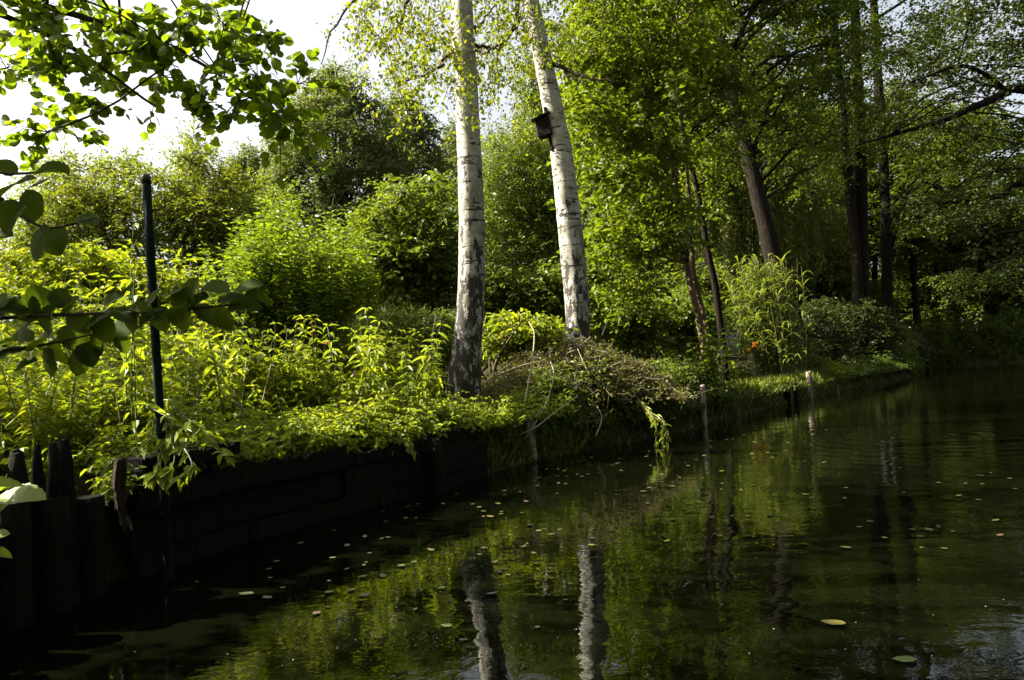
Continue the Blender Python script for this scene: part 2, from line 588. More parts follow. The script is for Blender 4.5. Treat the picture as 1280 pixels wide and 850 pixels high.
T_SERRATE = outline_leaf([(0.20, 0.03), (0.38, 0.10), (0.36, 0.13), (0.47, 0.24), (0.44, 0.27), (0.52, 0.39), (0.48, 0.42), (0.52, 0.54), (0.47, 0.57),
                          (0.47, 0.68), (0.41, 0.71), (0.38, 0.80), (0.31, 0.83), (0.24, 0.90), (0.10, 0.95)], 0.16, 0.20)


def leaf_geo(mb, P, A, N, L, W, tmpl):
    A = unit(A)
    N = unit(N - A * np.sum(A * N, -1, keepdims=True))
    S = np.cross(A, N)
    TV, TF = tmpl
    L = np.broadcast_to(np.asarray(L, float), (len(P),))
    W = np.broadcast_to(np.asarray(W, float), (len(P),))
    V = (P[:, None] + S[:, None] * (TV[None, :, 0:1] * W[:, None, None]) + A[:, None] * (TV[None, :, 1:2] * L[:, None, None])
         + N[:, None] * (TV[None, :, 2:3] * L[:, None, None]))
    k = len(TV)
    base = (np.arange(len(P)) * k)[:, None, None]
    mb.add(V.reshape(-1, 3), [(f[None] + base).reshape(-1, f.shape[1]) for f in TF])


def sprays(C, rng, R=0.5, twigs=8, per=12, droop=0.25, up=1.0, flat=0.55, rad=None):
    """Twigs radiating from every point of C with leaves set along them. Returns leaf points, axes, normals and twig ends."""
    C = np.asarray(C, float)
    m = len(C)
    D = rng.standard_normal((m, twigs, 3))
    D[..., 2] *= flat
    D = unit(D)
    if rad is not None:
        D = unit(D + 0.5 * rad[:, None])
    Ln = R * rng.uniform(0.55, 1.15, (m, twigs, 1))
    E = C[:, None] + D * Ln
    E[..., 2] -= droop * Ln[..., 0]
    mid = C[:, None] + D * Ln * 0.5
    t = (np.arange(per) + 0.5) / per
    t = 0.12 + 0.9 * t
    pos = C[:, None, None] + D[:, :, None] * (Ln[:, :, None] * t[None, None, :, None])
    pos[..., 2] -= droop * (Ln * t[None, None, :]) * t[None, None, :]
    pos = pos + rng.standard_normal(pos.shape) * R * 0.05
    side = np.cross(D, np.array([0, 0, 1.0]))
    sgn = np.where(np.arange(per) % 2 == 0, 1.0, -1.0)[None, None, :, None]
    A = D[:, :, None] * 0.6 + side[:, :, None] * sgn + rng.standard_normal(pos.shape) * 0.35
    A[..., 2] -= 0.15 + droop * 0.5
    N = rng.standard_normal(pos.shape) * 0.55
    N[..., 2] += up
    return (pos.reshape(-1, 3), A.reshape(-1, 3), N.reshape(-1, 3),
            (np.repeat(C, twigs, 0), mid.reshape(-1, 3), E.reshape(-1, 3)))


def in_px(regions, n, rng, d):
    """n points spread over picture ellipses (x, y, rx, ry[, weight]) with their own depth d = (near, far)."""
    w = np.array([(r[4] if len(r) > 4 else 1.0) * r[2] * r[3] for r in regions], float)
    pick = rng.choice(len(regions), n, p=w / w.sum())
    out = []
    for i in pick:
        x, y, rx, ry = regions[i][:4]
        a, q = rng.uniform(0, 2 * math.pi), math.sqrt(rng.uniform())
        out.append(px(x + rx * q * math.cos(a), y + ry * q * math.sin(a), rng.uniform(*d)))
    return np.array(out)


def curve(pts, n=24):
    """Catmull-Rom through the points (any number of columns)."""
    P = np.asarray(pts, float)
    P = np.vstack([2 * P[0] - P[1], P, 2 * P[-1] - P[-2]])
    segs = len(P) - 3
    out = []
    for t in np.linspace(0, segs - 1e-6, n):
        i = int(t)
        f = t - i
        a, b, c, d = P[i:i + 4]
        out.append(0.5 * ((2 * b) + (-a + c) * f + (2 * a - 5 * b + 4 * c - d) * f * f + (-a + 3 * b - 3 * c + d) * f ** 3))
    return np.array(out)


def limb(mb, trunk, tr_r, target, rng, r_tip=0.008, k=0.012, sides=5, low=0.55):
    """A limb from a fitting height on the trunk path out to the target."""
    h = np.hypot(trunk[:, 0] - target[0], trunk[:, 1] - target[1])
    want = np.maximum(target[2] - low * h, trunk[0, 2] + 0.3 * (trunk[:, 2].max() - trunk[0, 2]))
    i = int(np.argmin(np.abs(trunk[:, 2] - want)))
    s = trunk[i]
    ln = np.linalg.norm(target - s)
    r0 = min(tr_r[i] * 0.55, r_tip + k * ln)
    m1 = s + (target - s) * 0.35 + np.array([0, 0, 0.10 * ln]) + rng.standard_normal(3) * 0.07 * ln
    m2 = s + (target - s) * 0.7 + np.array([0, 0, 0.08 * ln]) + rng.standard_normal(3) * 0.06 * ln
    p = curve([s, m1, m2, target], 9)
    mb.add(*tube(p, np.linspace(r0, r_tip, 9), sides))


def tree(name, label, cat, trunks, centres, leaf, R=0.5, twigs=8, per=12, L=0.07, W=None, tmpl=T_DIAMOND, bark='bark', group=None, seed=1,
         droop=0.25, up=1.0, flat=0.55, limbs=60, sides=9, twig_mesh=False, low=0.55, jit=0.25, k=0.012):
    """A tree or shrub: trunk part (trunks and limbs in one woody mesh) and crown part."""
    rng = np.random.default_rng(seed)
    base = np.array(trunks[0][0][:3], float)
    root = thing(name, label, cat, tuple(base), group)
    mb = MB()
    tps = []
    for t in trunks:
        c = curve(np.array(t, float), 30)
        tps.append(c)
        mb.add(*tube(c[:, :3], c[:, 3], sides, 0.05, rng))
    C = np.asarray(centres, float)
    for q in C[rng.permutation(len(C))[:limbs]]:
        t = tps[int(np.argmin([np.min(np.hypot(c[:, 0] - q[0], c[:, 1] - q[1])) for c in tps]))]
        limb(mb, t[:, :3], t[:, 3], q, rng, sides=5, low=low, k=k)
    mb.build('trunk', M[bark], root, origin=base)
    P, A, N, tw = sprays(C, rng, R, twigs, per, droop, up, flat)
    cb = MB()
    n = len(P)
    Ls = L * rng.uniform(1 - jit * 1.4, 1 + jit, n)
    leaf_geo(cb, P, A, N, Ls, Ls * (W or 0.75), tmpl)
    cr = cb.build('crown', M[leaf], root, smooth=False, origin=base)
    if twig_mesh:
        tb = MB()
        tb.add(*thin_tubes(tw[0], tw[2], 0.004, 0.0015, tw[1] + np.array([0, 0, 0.02])))
        tb.build('twigs', M['twig'], cr, origin=base).location = (0, 0, 0)
    return root


def stem_plants(B, H, rng, levels=9, per=4, L=0.09, W=0.5, lean=0.25, droop=0.25, start=0.15, tmpl=T_POINTED, mb=None, sb=None, r=0.004, taper=0.5, up=0.9):
    """Upright herbs: stems from the points B, height H, leaves in whorls up the stem."""
    n = len(B)
    az = rng.uniform(0, 2 * math.pi, n)
    ln = rng.uniform(0.2, 1.0, n) * lean * H
    tip = B + np.stack([np.cos(az) * ln, np.sin(az) * ln, H], 1)
    mid = B * 0.5 + tip * 0.5 - np.stack([np.cos(az) * ln, np.sin(az) * ln, 0 * H], 1) * 0.22
    if sb is not None:
        sb.add(*thin_tubes(B, tip, r, r * 0.4, mid))
    t = np.linspace(start, 1.0, levels)[None, :, None]
    pos = (1 - t) ** 2 * B[:, None] + 2 * t * (1 - t) * (2 * mid - 0.5 * B - 0.5 * tip)[:, None] + t ** 2 * tip[:, None]
    a = (rng.uniform(0, 2 * math.pi, (n, levels, 1)) + np.arange(per)[None, None] * 2 * math.pi / per + rng.uniform(-0.4, 0.4, (n, levels, per)))
    dz = rng.uniform(-0.5, 0.35, a.shape) - droop + 0.5 * (t - 0.6)
    A = np.stack([np.cos(a), np.sin(a), dz], -1)
    P = np.repeat(pos[:, :, None], per, 2) + A * 0.01
    N = rng.standard_normal(P.shape) * 0.35
    N[..., 2] += up
    size = L * (1 - taper * np.abs(t[..., 0][..., None] - 0.55) * 1.6) * rng.uniform(0.6, 1.25, a.shape)
    leaf_geo(mb, P.reshape(-1, 3), A.reshape(-1, 3), N.reshape(-1, 3), size.ravel(), size.ravel() * W, tmpl)


# ------------------------------------------------------------------ the river and its banks
LEFT_EDGE = np.array([(-40, -400), (-6, -30), (-2.6, -5), (-2.2, 1.0), (-2.03, 2.97), (-1.87, 4.03), (-1.49, 4.73), (-0.88, 5.63), (-0.33, 6.54), (0.09, 7.17),
                      (0.78, 8.07), (1.83, 9.04), (3.41, 11.42), (5.23, 14.02), (7.03, 16.48), (9.17, 19.13), (12.7, 23.9), (13.2, 25.5), (13.8, 28), (15.5, 31.2),
                      (20, 31.5), (30, 31), (60, 36), (600, 50)], float)
RIGHT_EDGE = np.array([(14, -400), (9.5, -30), (8.5, 0), (12.5, 12), (19, 20), (40, 25), (600, 36)], float)
LEFT_LAND = np.vstack([LEFT_EDGE, [(600, 900), (-900, 900), (-900, -400)]])
RIGHT_LAND = np.vstack([RIGHT_EDGE, [(600, -400)]])


def poly_dist(P, line):
    best = np.full(len(P), 1e9)
    for a, b in zip(line[:-1], line[1:]):
        ab = b - a
        t = np.clip(((P - a) @ ab) / (ab @ ab), 0, 1)
        best = np.minimum(best, np.linalg.norm(P - (a + t[:, None] * ab), axis=1))
    return best


def inside(P, poly):
    x, y = P[:, 0], P[:, 1]
    c = np.zeros(len(P), bool)
    for a, b in zip(poly, np.roll(poly, -1, 0)):
        if a[1] == b[1]:
            continue
        hit = ((a[1] > y) != (b[1] > y)) & (x < (b[0] - a[0]) * (y - a[1]) / (b[1] - a[1]) + a[0])
        c ^= hit
    return c


def bank_dist(P):
    """Metres behind the water's edge (negative: out on the water)."""
    P = np.asarray(P, float)[:, :2]
    land = inside(P, LEFT_LAND) | inside(P, RIGHT_LAND)
    d = np.minimum(poly_dist(P, LEFT_EDGE), poly_dist(P, RIGHT_EDGE))
    return np.where(land, d, -d)


def sstep(a, b, x):
    t = np.clip((x - a) / (b - a), 0, 1)
    return t * t * (3 - 2 * t)


def ground_z(P):
    P = np.asarray(P, float)
    s = bank_dist(P)
    x, y = P[:, 0], P[:, 1]
    top = 0.47 - 0.13 * sstep(7, 14, y)
    bump = 0.05 * np.sin(x * 1.7 + 1.3 * np.sin(y * 0.9)) * np.sin(y * 1.9 + x) + 0.03 * np.sin(x * 4.1 + y * 3.3)
    lawn = sstep(11, 13, y) * (1 - sstep(18, 20, y))
    land = -0.06 + (top + 0.06) * sstep(-0.02, 0.22, s) + 0.05 * np.minimum(np.maximum(s, 0), 12) * (1 - 0.7 * lawn) + bump * sstep(0.2, 1.0, s) * (1 - 0.6 * lawn)
    bed = -0.06 - 0.7 * sstep(0.0, 1.6, -s)
    return np.where(s > -0.02, land, bed)


def on_ground(xy, dz=0.0):
    xy = np.atleast_2d(np.asarray(xy, float))
    z = ground_z(xy)
    return np.column_stack([xy[:, :2], z + dz])


def axis(parts):
    out = [np.arange(a, b, s) for a, b, s in parts]
    return np.unique(np.round(np.concatenate(out), 4))


gx = axis([(-900, -80, 80), (-80, -16, 4), (-16, -3.5, 0.5), (-3.5, 9, 0.11), (9, 24, 0.4), (24, 70, 2), (70, 601, 50)])
gy = axis([(-400, -40, 60), (-40, -2, 2), (-2, 1, 0.4), (1, 20, 0.13), (20, 34, 0.4), (34, 70, 1.5), (70, 901, 60)])
GX, GY = np.meshgrid(gx, gy)
gp = np.column_stack([GX.ravel(), GY.ravel()])
gv = np.column_stack([gp, ground_z(gp)])
nx, ny = len(gx), len(gy)
ii = (np.arange(ny - 1)[:, None] * nx + np.arange(nx - 1)[None]).ravel()
mb = MB()
mb.add(gv, [np.stack([ii, ii + 1, ii + nx + 1, ii + nx], 1)])
mb.build('ground', M['ground'])['kind'] = 'structure'

wv = np.array([(-60, -400, 0), (601, -400, 0), (601, 75, 0), (-60, 75, 0)], float)
mb = MB()
mb.add(wv, [[[0, 1, 2, 3]]])
mb.build('water', M['water'])['kind'] = 'structure'


def scatter(n, xr, yr, rng, smin, smax, cond=None):
    """n points of the left bank between smin and smax metres behind the edge."""
    out = np.zeros((0, 2))
    while len(out) < n:
        p = np.column_stack([rng.uniform(*xr, n * 2), rng.uniform(*yr, n * 2)])
        s = bank_dist(p)
        ok = (s > smin) & (s < smax)
        if cond is not None:
            ok &= cond(p, s)
        out = np.vstack([out, p[ok]])
    return out[:n]


def pixel_of(P):
    q = np.asarray(P, float) - np.array([0.0, 0.0, EYE])
    w = np.maximum(q @ FWD, 1e-3)
    return 640 + FPX * (q @ RGT) / w, 425 - FPX * (q @ UPV) / w


def ground_px(p):
    """Photo column of points on the bank (about 0.6 m up)."""
    return pixel_of(np.column_stack([p[:, 0], p[:, 1], np.full(len(p), 0.6)]))[0]


# ------------------------------------------------------------------ wooden bank wall, piles, pole
def edge_at(t):
    """Point and direction t metres along the left edge from its corner near (-2.02, 2.9)."""
    pts = LEFT_EDGE[4:]
    for a, b in zip(pts[:-1], pts[1:]):
        ln = np.linalg.norm(b - a)
        if t <= ln:
            return a + (b - a) * t / ln, (b - a) / ln
        t -= ln
    return pts[-1], (b - a) / ln


def rough_box(mb, a, b, z0, z1, th, rng, n=14, wear=0.02, ends=True):
    """A worn plank between two plan points: n slices with an uneven top and face."""
    a, b = np.array(a, float), np.array(b, float)
    d = (b - a) / np.linalg.norm(b - a)
    nrm = np.array([d[1], -d[0]])
    V, F = [], []
    for i, t in enumerate(np.linspace(0, 1, n)):
        c = a + (b - a) * t
        o = rng.normal(0, wear * 0.35)
        w = rng.normal(0, wear, 2)
        for (s, z) in ((-0.5, z0 + w[0] * 0.5), (0.5, z0 + w[0] * 0.5), (0.5, z1 + w[1]), (-0.5, z1 + w[1] * 0.7)):
            p = c + nrm * (s * th + o)
            V.append((p[0], p[1], z))
    for i in range(n - 1):
        for j in range(4):
            k = (j + 1) % 4
            F.append([i * 4 + j, i * 4 + k, i * 4 + 4 + k, i * 4 + 4 + j])
    F += [[3, 2, 1, 0], [(n - 1) * 4 + q for q in range(4)]]
    mb.add(V, [F])


rng = np.random.default_rng(5)
wall = thing('bank_wall', 'dark rotting plank wall holding the earth bank under the yellow green herbs', 'retaining wall', (-1.7, 4.0, 0))
WB = np.array([-1.7, 4.0, 0])
ts = np.arange(0.72, 4.1, 0.82)
for k, t in enumerate(ts[:-1]):
    (a, d), (b, _) = edge_at(t), edge_at(ts[k + 1])
    off = np.array([d[1], -d[0]]) * 0.05
    for c, (z0, z1) in enumerate(((-0.25, 0.10), (0.108, 0.30), (0.308, 0.475 - 0.025 * (k % 3)))):
        m_ = MB()
        o2 = off * (1.0 + 0.7 * rng.uniform(-1, 1))
        sl = rng.uniform(-.03, .03)
        z1 = z1 + (rng.uniform(-.05, .015) if c == 2 else 0.0)
        rough_box(m_, a + o2 + d * 0.005, b + o2 - d * 0.005, z0, z1, 0.045, rng, 34, 0.004 + 0.008 * (c == 2))
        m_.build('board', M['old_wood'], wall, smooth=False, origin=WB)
for t in ts[1:-1]:
    a, d = edge_at(t)
    p = a + np.array([d[1], -d[0]]) * 0.16
    if rng.uniform() < 0.3:
        continue
    m_ = MB()
    p = p + rng.normal(0, 0.02, 2) + d * rng.uniform(-.15, .15)
    ln_ = rng.normal(0, .03, 2)
    zs = np.linspace(-0.5, 0.44 + rng.uniform(-0.14, 0.05), 9)
    m_.add(*tube([(p[0] + ln_[0] * z + rng.normal(0, .004), p[1] + ln_[1] * z + rng.normal(0, .004), z) for z in zs], rng.uniform(.7, 1.1) * (0.058 + rng.normal(0, 0.003, 9)) * np.array([1, 1, 1, 1, 1, 1, .98, .92, .66]), 14, 0.07, rng))
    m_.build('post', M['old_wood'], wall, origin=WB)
# the top beam with its broken, sunlit end
(a, d), (b, _) = edge_at(0.70), edge_at(1.42)
m_ = MB()
rough_box(m_, a + np.array([d[1], -d[0]]) * 0.07, b + np.array([d[1], -d[0]]) * 0.07, 0.512, 0.575, 0.15, rng, 30, 0.006)
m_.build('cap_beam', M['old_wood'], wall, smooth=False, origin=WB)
m_ = MB()
pa, d = edge_at(0.66)
jag = [(0, .58), (.012, .592), (.02, .575), (.034, .60), (.045, .57), (.05, .50), (.038, .47), (.047, .41), (.034, .375), (.044, .31), (.030, .245), (.024, .30), (.016, .285), (.008, .37), (-.006, .36), (-.012, .44), (-.02, .46), (-.012, .53)]
fr = [(pa[0] + d[0] * (q - 0.02) * 1.3 + 0.10, pa[1] + d[1] * (q - 0.02) * 1.3 - 0.10, z) for q, z in jag]
bk = [(x - 0.03, y + 0.03, z) for x, y, z in fr]
nj = len(jag)
m_.add(fr + bk, [[list(range(nj))], [list(range(nj, 2 * nj))[::-1]], [[i, i + nj, (i + 1) % nj + nj, (i + 1) % nj] for i in range(nj)]])
m_.build('splintered_board', M['sunlit_wood'], wall, smooth=False, origin=WB)


def rotten_pile(name, label, cat, x, y, top, r, mat='old_wood', group=None, seed=0, lean=(0, 0), knob=0.25, bottom=-0.6, sides=14):
    """A round timber pile with an uneven, eaten-away head."""
    rg = np.random.default_rng(seed)
    n = 16
    zs = np.linspace(bottom, top, n)
    path, rad = [], []
    for i, z in enumerate(zs):
        f = (z - bottom) / (top - bottom)
        path.append((lean[0] * f + rg.normal(0, r * .05), lean[1] * f + rg.normal(0, r * .05), z))
        q = 1.0 - 0.12 * f
        if f > 0.8:
            q *= 1 - knob * ((f - 0.8) / 0.2) ** 2 + rg.normal(0, 0.05)
        rad.append(r * q)
    V, F = tube(path, rad, sides, 0.05, rg)
    head = slice((n - 1) * sides, n * sides)
    V[head, 2] += rg.normal(0, r * 0.22, sides)
    m_ = MB()
    m_.add(V, F)
    o = m_.build(name, M[mat])
    o.location = (x, y, 0)
    return tag(o, label, cat, group)


for i, (x, top, r, dd, lab) in enumerate((
        (-8, 572, 0.05, 3.1, 'dark rotten pile head cut by the left edge of the picture'),
        (20, 566, 0.055, 3.12, 'dark blunt rotten pile leftmost of the heads wholly in view'),
        (46, 556, 0.030, 3.18, 'thin dark pointed rotten pile between two thicker pile heads'),
        (66, 556, 0.035, 3.24, 'slim dark rotten pile pressed against the tallest knobbed pile'),
        (80, 551, 0.045, 3.30, 'tallest dark knobbed rotten pile beside the gap in the bank wall'))):
    p = px(x, top, dd)
    rotten_pile('rotten_pile', lab, 'timber pile', p[0], p[1], p[2], r, group='rotted piles at the near end of the bank wall', seed=20 + i, knob=0.5)
for i, (x, y, top) in enumerate(((-2.06, 3.02, 0.50), (-2.0, 3.18, 0.45), (-1.93, 3.34, 0.42))):
    pass
m_ = MB()
for i in range(6):
    a = np.array([-2.2, 2.5]) + np.array([0.055, 0.18]) * i
    V, F = tube([(a[0], a[1], z) for z in np.linspace(-0.6, 0.50 - 0.03 * (i % 3), 7)], 0.075, 10, 0.06, rng)
    o_ = MB().add(V, F).build('pile', M['old_wood'], None, origin=(a[0], a[1], 0))
    tag(o_, 'dark water stained pile in the close row below the rotten heads', 'timber pile', 'close row of piles at the near bank')

# green pole standing in the water in front of the wall
pb_, pt_ = px(211, 712, 3.62), px(182.5, 222, 3.62)
pole = thing('mooring_pole', 'tall thin dark green metal pole standing in the water before the plank wall', 'pole', tuple(pb_))
dirp = (pt_ - pb_) / np.linalg.norm(pt_ - pb_)
low = pb_ - dirp * 0.6
m_ = MB()
m_.add(*tube([low + (pt_ - low) * t for t in np.linspace(0, 1, 8)], 0.0205, 20))
m_.build('shaft', M['pole'], pole, origin=pb_)
m_ = MB()
m_.add(*tube([pt_ - dirp * 0.03, pt_ + dirp * 0.002, pt_ + dirp * 0.012, pt_ + dirp * 0.016], [0.0225, 0.0225, 0.019, 0.007], 20))
m_.build('cap', M['pole_cap'], pole, origin=pb_)

# posts along the far bank edge
for i, (x, ytop, d, w, mat, lab) in enumerate((
        (877, 482, 10.0, 8, 'grey_wood', 'short weathered bank post half hidden in leaves left of the lawn'),
        (993, 478, 13.7, 7, 'old_wood', 'low dark stake at the lawn edge left of the pale post'),
        (983, 481, 13.15, 8, 'old_wood', 'lowest dark stake at the lawn edge, nearest the whitish post'),
        (1010.5, 465, 14.5, 8, 'pale_wood', 'pale round post at the right end of the sunlit lawn edge'),
        (1046, 481, 16.1, 3.5, 'pale_wood', 'thin pale stick upright in the water past the lawn'),
        (680, 571, 6.9, 11, 'old_wood', 'dark broken stump standing alone in the water below the brush heap'),
        (661, 519, 7.35, 15, 'grey_wood', 'sawn grey post head flush with the mossy bank below the birch'))):
    if i < 5:                                             # stand just behind the water's edge
        ds = np.arange(7.0, 22.0, 0.03)
        d = ds[np.argmax(bank_dist(np.array([px(x, ytop, q)[:2] for q in ds])) > 0.04)]
    p = px(x, ytop, d)
    rotten_pile('bank_post', lab, 'post', p[0], p[1], p[2], w / 2 / FPX * d, mat, 'posts along the far bank edge', 40 + i, lean=(0.01, 0.0), knob=0.05, bottom=-0.4, sides=12)
p = px(940, 443, 15.8)
rotten_pile('boundary_post', 'short whitish post at the back of the lawn beside the tall reeds', 'post', p[0], p[1], p[2], 0.075, 'pale_wood', None, 60, lean=(-0.04, 0), knob=0.1, bottom=0.2)

# ------------------------------------------------------------------ the two birches and the nest box
def birch(name, label, pts, d, seed, crown, strands, branches):
    """pts: (px x, px y, px width) from the foot up."""
    rg = np.random.default_rng(seed)
    foot = px(pts[0][0], pts[0][1], d)
    foot[2] = ground_z(foot[None, :2])[0] - 0.15
    P = [np.append(foot, pts[0][2] / 2 / FPX * d * 1.12)]
    for x, y, w in pts[1:]:
        P.append(np.append(px(x, y, d), w / 2 / FPX * d))
    c = curve(P, 260)
    root = thing(name, label, 'tree', tuple(foot))
    sides = 48
    V, F = tube(c[:, :3], c[:, 3], sides)
    ctr = np.repeat(c[:, :3], sides, 0)
    out = V - ctr
    for i, v in enumerate(V):
        h = v[2] - foot[2]
        amp = 0.035 + 0.14 * max(0.0, 1 - h / 1.3) + 0.08 * max(0.0, 1 - h / 0.35)
        q = mnoise.noise(Vector((v[0] * 9 + seed, v[1] * 9, v[2] * 4))) + 0.5 * mnoise.noise(Vector((v[0] * 22, v[1] * 22 + seed, v[2] * 11)))
        V[i] = ctr[i] + out[i] * (1 + amp * q + 0.25 * max(0.0, 1 - h / 0.3) ** 2)
    MB().add(V, F).build('trunk', M['birch'], root, origin=foot)
    for br in branches:
        b = curve([np.append(px(x, y, d + dd), w / 2 / FPX * d) for x, y, dd, w in br], 16)
        b[1:-1, :3] += rg.normal(0, 0.012, (14, 3))
        MB().add(*tube(b[:, :3], b[:, 3], 8)).build('branch', M['twig'], root, origin=foot)
    # hanging strands of small leaves
    tb, lb = MB(), MB()
    C = in_px(crown, strands, rg, (d - 1.6, d + 1.8))
    ln = rg.uniform(0.2, 0.75, strands)
    E = C + np.stack([rg.normal(0, .16, strands), rg.normal(0, .16, strands), -ln], 1)
    mid = (C + E) / 2 + np.stack([rg.normal(0, .1, strands), rg.normal(0, .1, strands), 0.12 * ln], 1)
    tb.add(*thin_tubes(C, E, 0.0035, 0.0012, mid))
    per = 24
    t = rg.uniform(0.0, 1.05, (strands, per, 1))
    pos = (1 - t) ** 2 * C[:, None] + 2 * t * (1 - t) * (2 * mid - .5 * C - .5 * E)[:, None] + t ** 2 * E[:, None]
    pos = pos + rg.normal(0, 0.035, pos.shape)
    A = rg.standard_normal(pos.shape) * 0.7
    A[..., 2] -= 0.8
    N = rg.standard_normal(pos.shape)
    Ls = 0.041 * rg.uniform(0.6, 1.25, strands * per)
    leaf_geo(lb, pos.reshape(-1, 3), A.reshape(-1, 3), N.reshape(-1, 3), Ls, Ls * 0.8, T_OVAL)
    cr = lb.build('crown', M['birch_leaf'], root, smooth=False, origin=foot)
    tb.build('twigs', M['twig'], cr, origin=foot)
    # the main twigs the strands hang from
    return root, c


birch_a, _ = birch('silver_birch', 'thicker white birch standing upright nearest the water, foot among green herbs',
      [(577, 492, 44), (579, 478, 41), (583, 440, 38), (588, 385, 34.5), (590, 300, 33), (587, 200, 30.5), (582, 100, 30), (577, 0, 27), (574, -120, 25), (571, -260, 20), (570, -420, 12)],
      7.6, 3, [(520, 20, 75, 60, 1.2), (480, 15, 50, 30), (520, 80, 45, 30), (620, 10, 60, 40), (620, 90, 40, 30), (560, -120, 170, 90), (600, -280, 150, 90)], 560,
      [[(566, 62, 0, 6), (545, 85, -.2, 4), (515, 100, -.4, 3), (490, 112, -.5, 1.5)],
       [(566, -30, 0, 7), (520, -10, -.3, 5), (505, 18, -.5, 4), (492, 42, -.6, 2), (500, 60, -.7, 1.2)],
       [(590, 55, 0, 5), (612, 58, .3, 4), (628, 54, .5, 3), (650, 20, .8, 2)],
       [(588, 40, 0, 5), (602, 28, .2, 3), (620, 5, .4, 2)],
       [(590, 62, 0, 4), (608, 66, -.3, 3), (622, 56, -.5, 2)],
       [(560, -60, 0, 6), (470, -30, -.5, 5), (440, 5, -.6, 3), (412, 45, -.7, 2), (402, 80, -.7, 1)]])
birch_b, bb = birch('silver_birch', 'leaning white birch with a nest box, foot behind the brush heap',
      [(722, 440, 34), (722, 425, 31), (722, 385, 31), (714, 300, 31), (703, 200, 28), (696, 160, 26.5), (684, 100, 24), (663, 0, 20.5), (640, -100, 18), (612, -230, 14), (590, -380, 9)],
      9.5, 8, [(635, 40, 55, 50, 1.5), (640, 100, 35, 30, .5), (690, 20, 40, 30), (740, 30, 30, 30), (640, -100, 150, 80), (600, -240, 150, 80), (655, 135, 25, 20, .6)], 500,
      [[(689, 78, 0, 6), (720, 92, -.2, 5), (745, 101, -.4, 3), (775, 101, -.5, 1.5)],
       [(650, -40, 0, 8), (648, 0, -.2, 6), (640, 35, -.3, 5), (625, 62, -.4, 3.5), (614, 85, -.5, 2), (612, 100, -.5, 1.5)],
       [(672, 45, 0, 4), (655, 55, .3, 3), (640, 64, .4, 2)],
       [(662, 0, 0, 5), (650, 25, .4, 3), (645, 50, .6, 2)],
       [(705, 90, -.1, 3), (720, 100, -.3, 2), (735, 108, -.4, 1)]])

# nest box on the leaning birch: side towards the river, front towards the sun
nb = px(680, 160, 9.45)
nest = thing('nest_box', 'small dark wooden nest box with sunlit pinkish front on the leaning birch', 'nest box', tuple(nb))
rz = math.radians(-16)
tl = math.radians(-9)
m_ = MB()
m_.add(*box(nb + np.array([0.01, 0, 0]), (0.17, 0.16, 0.22), rz, (0, tl)))
m_.build('body', M['box_wood'], nest, smooth=False, origin=nb)
m_ = MB()
m_.add(*box(nb + np.array([-0.083, 0.024, -0.012]), (0.016, 0.155, 0.21), rz, (0, tl)))
m_.build('front', M['box_front_lit'], nest, smooth=False, origin=nb)
m_ = MB()
hc = nb + np.array([-0.094, 0.024, 0.04])
m_.add(*tube([hc, hc + np.array([-0.004, 0.0012, 0])], 0.019, 16))
m_.build('entrance_hole', M['pole_cap'], nest, origin=nb)  # dark disc standing for the shade inside the hole
m_ = MB()
m_.add(*box(nb + np.array([-0.02, 0.003, 0.128]), (0.25, 0.20, 0.018), rz, (0, tl + math.radians(-10))))
m_.build('roof', M['box_wood'], nest, smooth=False, origin=nb)
m_ = MB()
q0, q1 = px(681.5, 134, 9.42), px(690, 188, 9.42)
m_.add(*tube([q0, q1], [0.024, 0.024], 4))
m_.build('batten', M['box_wood'], nest, smooth=False, origin=nb)

# ------------------------------------------------------------------ foreground leaves: hazel at the left edge
def explicit_leaves(mb, rows, rng, tmpl, wr=0.8, face=0.55):
    P, A, N, L = [], [], [], []
    for x, y, ln, ang, d in rows:
        c = px(x, y, d)
        a = math.radians(ang)
        ax = np.array([math.cos(a), rng.normal(0, .35), math.sin(a)])
        ax /= np.linalg.norm(ax)
        n = np.array([rng.normal(0, .25), -face, 0.75 + rng.normal(0, .15)])
        l = ln / FPX * d
        P.append(c - ax * l / 2)
        A.append(ax)
        N.append(n)
        L.append(l)
    L = np.array(L)
    P, A, N = np.array(P), np.array(A), np.array(N)
    for q in range(4):                                  # flat, cupped, drooping and curled-up blades
        V = tmpl[0].copy()
        V[:, 2] += (0.0, 0.35, -0.25, 0.15)[q] * V[:, 0] ** 2 * 2 - (0.0, 0.08, 0.28, -0.12)[q] * V[:, 1] ** 2 + 0.05 * np.sin(V[:, 1] * 9 + q) * np.sign(V[:, 0]) * np.abs(V[:, 0])
        k = np.arange(q, len(P), 4)
        leaf_geo(mb, P[k], A[k], N[k], L[k], L[k] * wr, (V, tmpl[1]))


